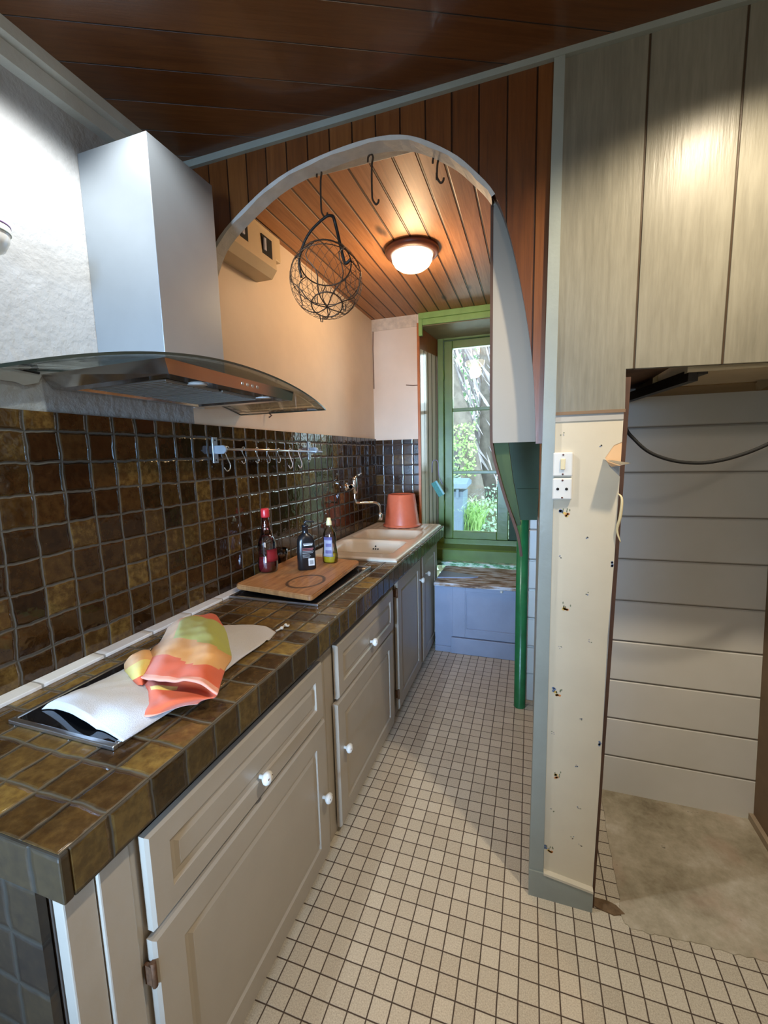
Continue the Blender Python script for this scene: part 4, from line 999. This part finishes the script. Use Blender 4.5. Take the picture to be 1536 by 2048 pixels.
obj('sponge', b, [M_sponge, M_cyanedge], wi)

# ================================================================== SWITCH AND SOCKET
def plate(name, label, zc, h, cat):
    t = thing(name, label, cat, (.0925, YP, zc), 'wall plates on the papered pillar')
    b = nb(); box(b, .0645, .1195, YP - .014, YP - .001, zc - h / 2, zc + h / 2, .004); obj('plate', b, M_plastic_white, t)
    for s_ in (-1, 1):
        b = nb(); lathe(b, [(.0028, 0), (.0028, -.001), (.0001, -.0012)], (.0925, YP - .0142, zc + s_ * h * .40), 1, 10); obj('screw', b, M_deco, t)
    return t
s1 = plate('light_switch', 'white light switch plate with cream rocker on the papered pillar', 1.461, .071, 'switch')
b = nb(); box(b, .0855, .0985, YP - .019, YP - .0142, 1.446, 1.478, .002); obj('rocker', b, M_yellowed, s1)
s2 = plate('power_socket', 'white two-hole power socket right below the light switch', 1.389, .064, 'socket')
for x in (.080, .104):
    b = nb(); lathe(b, [(.0042, 0), (.0042, -.0008), (.0001, -.001)], (x, YP - .0142, 1.389), 1, 12); obj('socket_hole', b, M_void, s2)

# black cable, steel angle bracket
b = nb(); C_ = [at(1247, 835, 1, 1.5), at(1250, 852, 1, 1.5), at(1270, 880, 1, 1.5), at(1300, 905, 1, 1.5), at(1345, 921, 1, 1.5), at(1395, 926, 1, 1.5), at(1440, 921, 1, 1.5), at(1490, 907, 1, 1.5), at(1536, 888, 1, 1.5), at(1600, 855, 1, 1.5), Vector((.84, 1.5, 1.64)), Vector((.88, 1.5, 1.70))]
C_[0] = C_[1] + Vector((-.02, 0, .10)); tube(b, spline(C_, 6), .0052, 10)
solo('black_cable', b, M_cable, 'black cable sagging across the white boarded recess', 'cable', tuple(C_[5]))
b = nb()
A1 = Vector((.262, 1.42, 1.700)); 
def bar(bm, p, q, w, h):
    t = (q - p).normalized(); s_ = t.cross(Vector((0, 0, 1))).normalized() * w
    v = [bm.verts.new(x) for x in (p - s_, p + s_, q + s_, q - s_)]; v2 = [bm.verts.new(x.co + Vector((0, 0, h))) for x in v]
    for f_ in ([v[::-1], v2] + [[v[k], v[(k + 1) % 4], v2[(k + 1) % 4], v2[k]] for k in range(4)]): bm.faces.new(f_)
bar(b, Vector((.415, 1.39 + .02, 1.680)), Vector((.345, 1.93, 1.680)), .012, .030)
bar(b, Vector((.437, 1.41, 1.697)), Vector((.368, 1.93, 1.697)), .012, .006)
solo('steel_angle', b, M_blackmetal, 'black steel angle iron under the top of the recess', 'bracket', (.38, 1.6, 1.68))
b = nb(); box(b, .318, .352, 1.90, 1.948, 1.655, 1.70, .002); solo('black_junction_box', b, M_blackmetal, 'small black block at the top left corner of the recess boards', 'bracket', (.335, 1.93, 1.655))

# ceramic cup on the wall at the left edge
cp = thing('hanging_cup', 'white ceramic cup with purple rim hanging at the left edge', 'cup', (-1.19, .735, 1.99))
b = nb(); c0 = (-1.19, .722, 1.985)
lathe(b, [(.018, 0), (.030, .008), (.040, .03), (.044, .055), (.0445, .072), (.042, .072), (.040, .05), (.028, .012), (.0001, .008)], c0, 2, 28); lathe(b, [(.0448, .060), (.0452, .062), (.0448, .064)], c0, 2, 28, mat=1); lathe(b, [(.0440, .044), (.0446, .046), (.0443, .048)], c0, 2, 28, mat=2)
obj('cup_bowl', b, [M_porc, plain('purple_line', (.20, .12, .25), .3), plain('grey_line', (.30, .32, .28), .3)], cp)
b = nb(); tube(b, [(XL + .001, .722, 2.06), (-1.215, .722, 2.062), (-1.20, .722, 2.05)], .003, 6); obj('cup_hook', b, M_wire, cp)
# small dark screw hook under the hood
b = nb(); q = at(535, 826, 0, XL + .012); tube(b, [(XL, q.y, q.z + .004), (XL + .02, q.y, q.z), (XL + .028, q.y + .01, q.z - .012), (XL + .02, q.y - .002, q.z - .022)], .004, 6); solo('wall_hook', b, M_brownpost, 'small dark screw hook in the wall under the hood glass', 'hook', (XL, q.y, q.z))

# ================================================================== CLOTH BAG AND TOWEL
def bil(c, u, v): return c[0].lerp(c[1], u).lerp(c[3].lerp(c[2], u), v)
zb = ZT + .0115
def Q(px, py, z): return at(px, py, 2, z)
def patch_mesh(bm, rows_ctrl, nu=36, nv=36, mat=0, amp=.002, seed=0):
    """smooth surface through rows of control points"""
    R_ = [spline(rw, 8) for rw in rows_ctrl]; n = len(R_[0]); cols = [spline([rw[i] for rw in R_], 8) for i in range(n)]
    rows = [[cols[i][j] for i in range(n)] for j in range(len(cols[0]))]
    from mathutils import noise
    out = []
    for rw in rows:
        out.append([p + Vector((0, 0, amp * noise.noise(Vector((p.x * 30 + seed, p.y * 30, seed))))) for p in rw])
    return grid(bm, out, mat=mat)
bag = thing('cloth_bag', 'white cotton drawstring bag lying flat over the near hob', 'bag', (-.92, .9, zb))
b = nb()
r0 = [Q(83, 1418, zb), Q(110, 1402, zb + .022), Q(165, 1424, zb + .034), Q(205, 1452, zb + .010), Q(245, 1481, zb + .002)]
r0b = [Q(118, 1398, zb + .004), Q(150, 1383, zb + .030), Q(200, 1390, zb + .036), Q(260, 1420, zb + .026), Q(300, 1445, zb + .004)]
r1 = [Q(225, 1350, zb + .002), Q(250, 1345, zb + .020), Q(290, 1350, zb + .024), Q(340, 1375, zb + .020), Q(395, 1384, zb + .003)]
r2 = [Q(320, 1298, zb + .002), Q(350, 1290, zb + .018), Q(395, 1290, zb + .020), Q(430, 1305, zb + .018), Q(478, 1318, zb + .002)]
r3 = [Q(400, 1258, zb + .0), Q(425, 1255, zb + .012), Q(455, 1258, zb + .014), Q(485, 1266, zb + .012), Q(525, 1287, zb + .0)]
r4 = [Q(440, 1250, ZT + .003), Q(470, 1250, ZT + .014), Q(500, 1250, ZT + .016), Q(530, 1252, ZT + .014), Q(552, 1264, ZT + .003)]
patch_mesh(b, [r0, r0b, r1, r2, r3, r4], amp=.0025, seed=3)
for e in [e for e in b.edges if e.is_boundary]: pass
ex = bmesh.ops.extrude_edge_only(b, edges=[e for e in b.edges if e.is_boundary])
for v in [g for g in ex['geom'] if isinstance(g, bmesh.types.BMVert)]: v.co.z = max(ZT + .001, v.co.z - .012) if v.co.y > 1.1 else max(zb - .001, v.co.z - .02)
obj('bag_cloth', b, M_bag, bag, smooth=True)
b = nb(); e_ = Q(552, 1262, ZT + .006); tube(b, spline([e_, e_ + Vector((.01, .02, .004)), e_ + Vector((.006, .04, .002)), e_ + Vector((.018, .048, .001)), e_ + Vector((.012, .06, .0))], 5), .0032, 6)
for dy in (.02, .045): 
    b2 = e_ + Vector((.010, dy, .004)); lathe(b, [(.0001, -.006), (.006, -.003), (.007, .001), (.004, .005), (.0001, .006)], tuple(b2), 2, 8)
obj('drawstring', b, plain('cream_cord', (.62, .57, .48), .8), bag)
# towel
tw = thing('tea_towel', 'crumpled orange, peach and lime terry towel on the white bag', 'towel', (-.88, .9, zb + .02))
zt_ = zb + .028
b = nb()   # main crumpled body: far end to fold
R1 = [[Q(385, 1245, zt_ - .004), Q(400, 1232, zt_ + .008), Q(418, 1227, zt_ + .012), Q(432, 1229, zt_ + .008), Q(441, 1243, zt_ - .008)],
      [Q(343, 1248, zt_ - .006), Q(366, 1236, zt_ + .030), Q(395, 1240, zt_ + .036), Q(425, 1247, zt_ + .032), Q(452, 1262, zt_ - .006)],
      [Q(322, 1280, zt_ - .008), Q(352, 1264, zt_ + .036), Q(392, 1264, zt_ + .042), Q(430, 1272, zt_ + .038), Q(460, 1296, zt_ - .008)],
      [Q(300, 1302, zt_ - .008), Q(340, 1290, zt_ + .034), Q(385, 1296, zt_ + .036), Q(428, 1302, zt_ + .038), Q(463, 1318, zt_ - .008)],
      [Q(292, 1322, zt_ - .006), Q(325, 1316, zt_ + .036), Q(370, 1328, zt_ + .034), Q(415, 1324, zt_ + .040), Q(450, 1342, zt_ - .004)],
      [Q(280, 1355, zt_ + .012), Q(310, 1358, zt_ + .026), Q(350, 1361, zt_ + .028), Q(393, 1360, zt_ + .034), Q(436, 1386, zt_ + .004)]]
nrow = 8 * 5; ncol = 8 * 4
def tm(i, j):
    if i < 5 + (j > 8) * 0: return 0 if j > 12 else 1
    if i < 20 + (j - 16) * .12: return 2 if j > 7 else 1
    if i < 31 - 2 * math.sin(j * .2): return 1
    return 0 if i < 38 else 4
patch_mesh(b, R1, mat=tm, amp=.004, seed=9)
# fold left lobe, yellow and peach
R2 = [[Q(300, 1300, zt_ + .002), Q(285, 1299, zt_ + .010), Q(262, 1310, zt_ + .008), Q(248, 1328, zt_ - .012)],
      [Q(306, 1322, zt_ + .006), Q(288, 1318, zt_ + .022), Q(266, 1328, zt_ + .018), Q(249, 1342, zt_ - .012)],
      [Q(300, 1345, zt_ + .002), Q(284, 1344, zt_ + .018), Q(270, 1352, zt_ + .012), Q(256, 1360, zt_ - .012)],
      [Q(296, 1366, zt_ - .008), Q(286, 1368, zt_ + .004), Q(276, 1370, zt_), Q(268, 1370, zt_ - .012)]]
patch_mesh(b, R2, mat=lambda i, j: 1 if i < 8 else (3 if i < 18 else 0), amp=.003, seed=14)
# lower flap: coral triangle that opens towards the front edge
R3 = [[Q(270, 1362, zt_ - .010), Q(310, 1358, zt_ + .004), Q(350, 1362, zt_ + .006), Q(395, 1364, zt_ + .006), Q(432, 1386, zt_ - .004)],
      [Q(290, 1382, zt_ - .008), Q(312, 1376, zt_ + .010), Q(345, 1378, zt_ + .002), Q(385, 1378, zt_ - .006), Q(432, 1391, zt_ - .008)],
      [Q(289, 1400, zt_ - .010), Q(312, 1396, zt_ + .002), Q(340, 1397, zt_ + .012), Q(380, 1392, zt_ + .006), Q(424, 1396, zt_ - .010)],
      [Q(285, 1418, zt_ - .012), Q(305, 1416, zt_ - .002), Q(335, 1412, zt_ + .002), Q(370, 1405, zt_ + .000), Q(405, 1401, zt_ - .012)],
      [Q(284, 1434, zt_ - .016), Q(306, 1432, zt_ - .014), Q(335, 1422, zt_ - .014), Q(365, 1413, zt_ - .016), Q(395, 1409, zt_ - .020)]]
patch_mesh(b, R3, mat=lambda i, j: 4 if i > 29 else (3 if (i in (6, 7, 8) and 4 < j < 18) else 0), amp=.003, seed=21)
o_ = obj('towel_cloth', b, [M_coral, M_peach, M_lime, M_yellow, M_pinkhem], tw, smooth=True)
md = o_.modifiers.new('thickness', 'SOLIDIFY'); md.thickness = .005; md.offset = -1

# ================================================================== GARDEN
def leafmass(name, n, box_, size, mat, label, cat, dens=None, kind='stuff', stretch=1.0, up=None):
    b = nb()
    for i in range(n):
        x = random.uniform(box_[0], box_[1]); y = random.uniform(box_[2], box_[3]); z = random.uniform(box_[4], box_[5])
        if dens: 
            z = dens(x, y) + random.uniform(0, box_[5] - box_[4])
        s_ = size * random.uniform(.5, 1.3)
        a = Vector((random.gauss(0, 1), random.gauss(0, 1), random.gauss(0, 1))).normalized(); c = a.orthogonal().normalized(); e = a.cross(c)
        if up: a = (a * .5 + Vector(up)).normalized(); c = a.orthogonal().normalized()
        p = Vector((x, y, z)); vs_ = [b.verts.new(p), b.verts.new(p + (a * .5 + c * .32 / stretch) * s_ * stretch), b.verts.new(p + a * s_ * stretch), b.verts.new(p + (a * .5 - c * .32 / stretch) * s_ * stretch)]
        b.faces.new(vs_)
    o = obj(name, b, mat, None, kind); o['label'] = label; o['category'] = cat; return o
def ground(x, y): return -.1 + max(0, y - 4.6) * .42
b = nb(); rows = [[(-4 + i * .5, 4.3 + j * .4, ground(-4 + i * .5, 4.3 + j * .4)) for i in range(14)] for j in range(16)]
grid(b, rows); o = struct('ground', b, M_soil)
leafmass('ivy_leaves', 9000, (-2.6, .6, 5.0, 8.2, 0, .35), .065, M_leafpale, 'pale ground ivy on the bank outside the window', 'ivy', dens=ground)
leafmass('hedge_leaves', 8000, (-3.4, .6, 8.0, 8.9, 1.2, 5.0), .11, M_leaf, 'dense green foliage far behind the trunks', 'foliage')
leafmass('hanging_twigs', 1500, (-2.4, -.1, 6.4, 7.6, 1.0, 4.0), .07, M_twig, 'bare grey twigs hanging beside the tree trunk', 'twigs', stretch=7, up=(0.35, 0, -1.2))
leafmass('bright_leaves', 420, (-1.05, -.70, 5.9, 6.2, 1.2, 1.9), .05, M_grass, 'bright green leaves between trunk and window edge', 'leaves')
# grass clump
b = nb()
for i in range(420):
    c = Vector((random.uniform(-1.05, -.55), random.uniform(5.3, 5.8), .55)); a = random.uniform(0, 6.283); L = random.uniform(.35, .75); o2 = Vector((math.cos(a), math.sin(a), 0))
    prev = None
    for k in range(6):
        t = k / 5; p = c + o2 * L * .55 * t ** 1.5 + Vector((0, 0, L * 1.25 * (t - .62 * t * t))); w = .006 * (1 - t) + .0008; s_ = Vector((-o2.y, o2.x, 0)) * w
        q = (b.verts.new(p - s_), b.verts.new(p + s_))
        if prev: b.faces.new((prev[0], prev[1], q[1], q[0]))
        prev = q
o = obj('grass_clump', b, M_grass, None, 'stuff'); o['label'] = 'clump of arching green grass outside the window'; o['category'] = 'grass'
def trunk(pts, rads, label):
    b = nb(); P = spline(pts, 6); n = len(P); rr = [rads[0] + (rads[1] - rads[0]) * i / (n - 1) for i in range(n)]
    tube(b, P, rr, 16)
    for v in b.verts: v.co += Vector((random.uniform(-.012, .012), random.uniform(-.012, .012), 0))
    solo('tree_trunk', b, M_bark, label, 'tree', tuple(pts[0]), 'tree trunks outside the window')
trunk([(-.72, 6.3, .5), (-.80, 6.35, 1.2), (-.95, 6.4, 2.0), (-1.25, 6.5, 3.0), (-1.5, 6.6, 4.2)], (.17, .09), 'leaning grey tree trunk seen through the window')
trunk([(-.55, 6.7, .6), (-.58, 6.7, 1.6), (-.62, 6.8, 2.8), (-.6, 6.9, 4.2)], (.15, .11), 'upright grey tree trunk at the right of the window')
# wheelie bin
wbn = thing('wheelie_bin', 'blue grey wheelie bin standing outside the window', 'bin', (-.93, 5.3, 0))
b = nb(); prev = None
for (hx, hy, z) in ((.15, .16, .02), (.18, .20, .85), (.185, .21, 1.05)):
    L = [b.verts.new((-.93 + sx * hx, 5.35 + sy_ * hy, z)) for sx, sy_ in ((-1, -1), (1, -1), (1, 1), (-1, 1))]
    if prev:
        for k in range(4): b.faces.new((prev[k], prev[(k + 1) % 4], L[(k + 1) % 4], L[k]))
    else: b.faces.new(L[::-1])
    prev = L
b.faces.new(prev)
for k in range(4): box(b, -1.08 + k * .085, -1.05 + k * .085, 5.12, 5.15, .98, 1.08)
obj('bin_body', b, M_bin, wbn)
b = nb(); prism(b, [(5.10, 1.09), (5.58, 1.12), (5.58, 1.16), (5.35, 1.20), (5.12, 1.14)], 0, -1.16, -.70); obj('lid', b, M_bin, wbn)
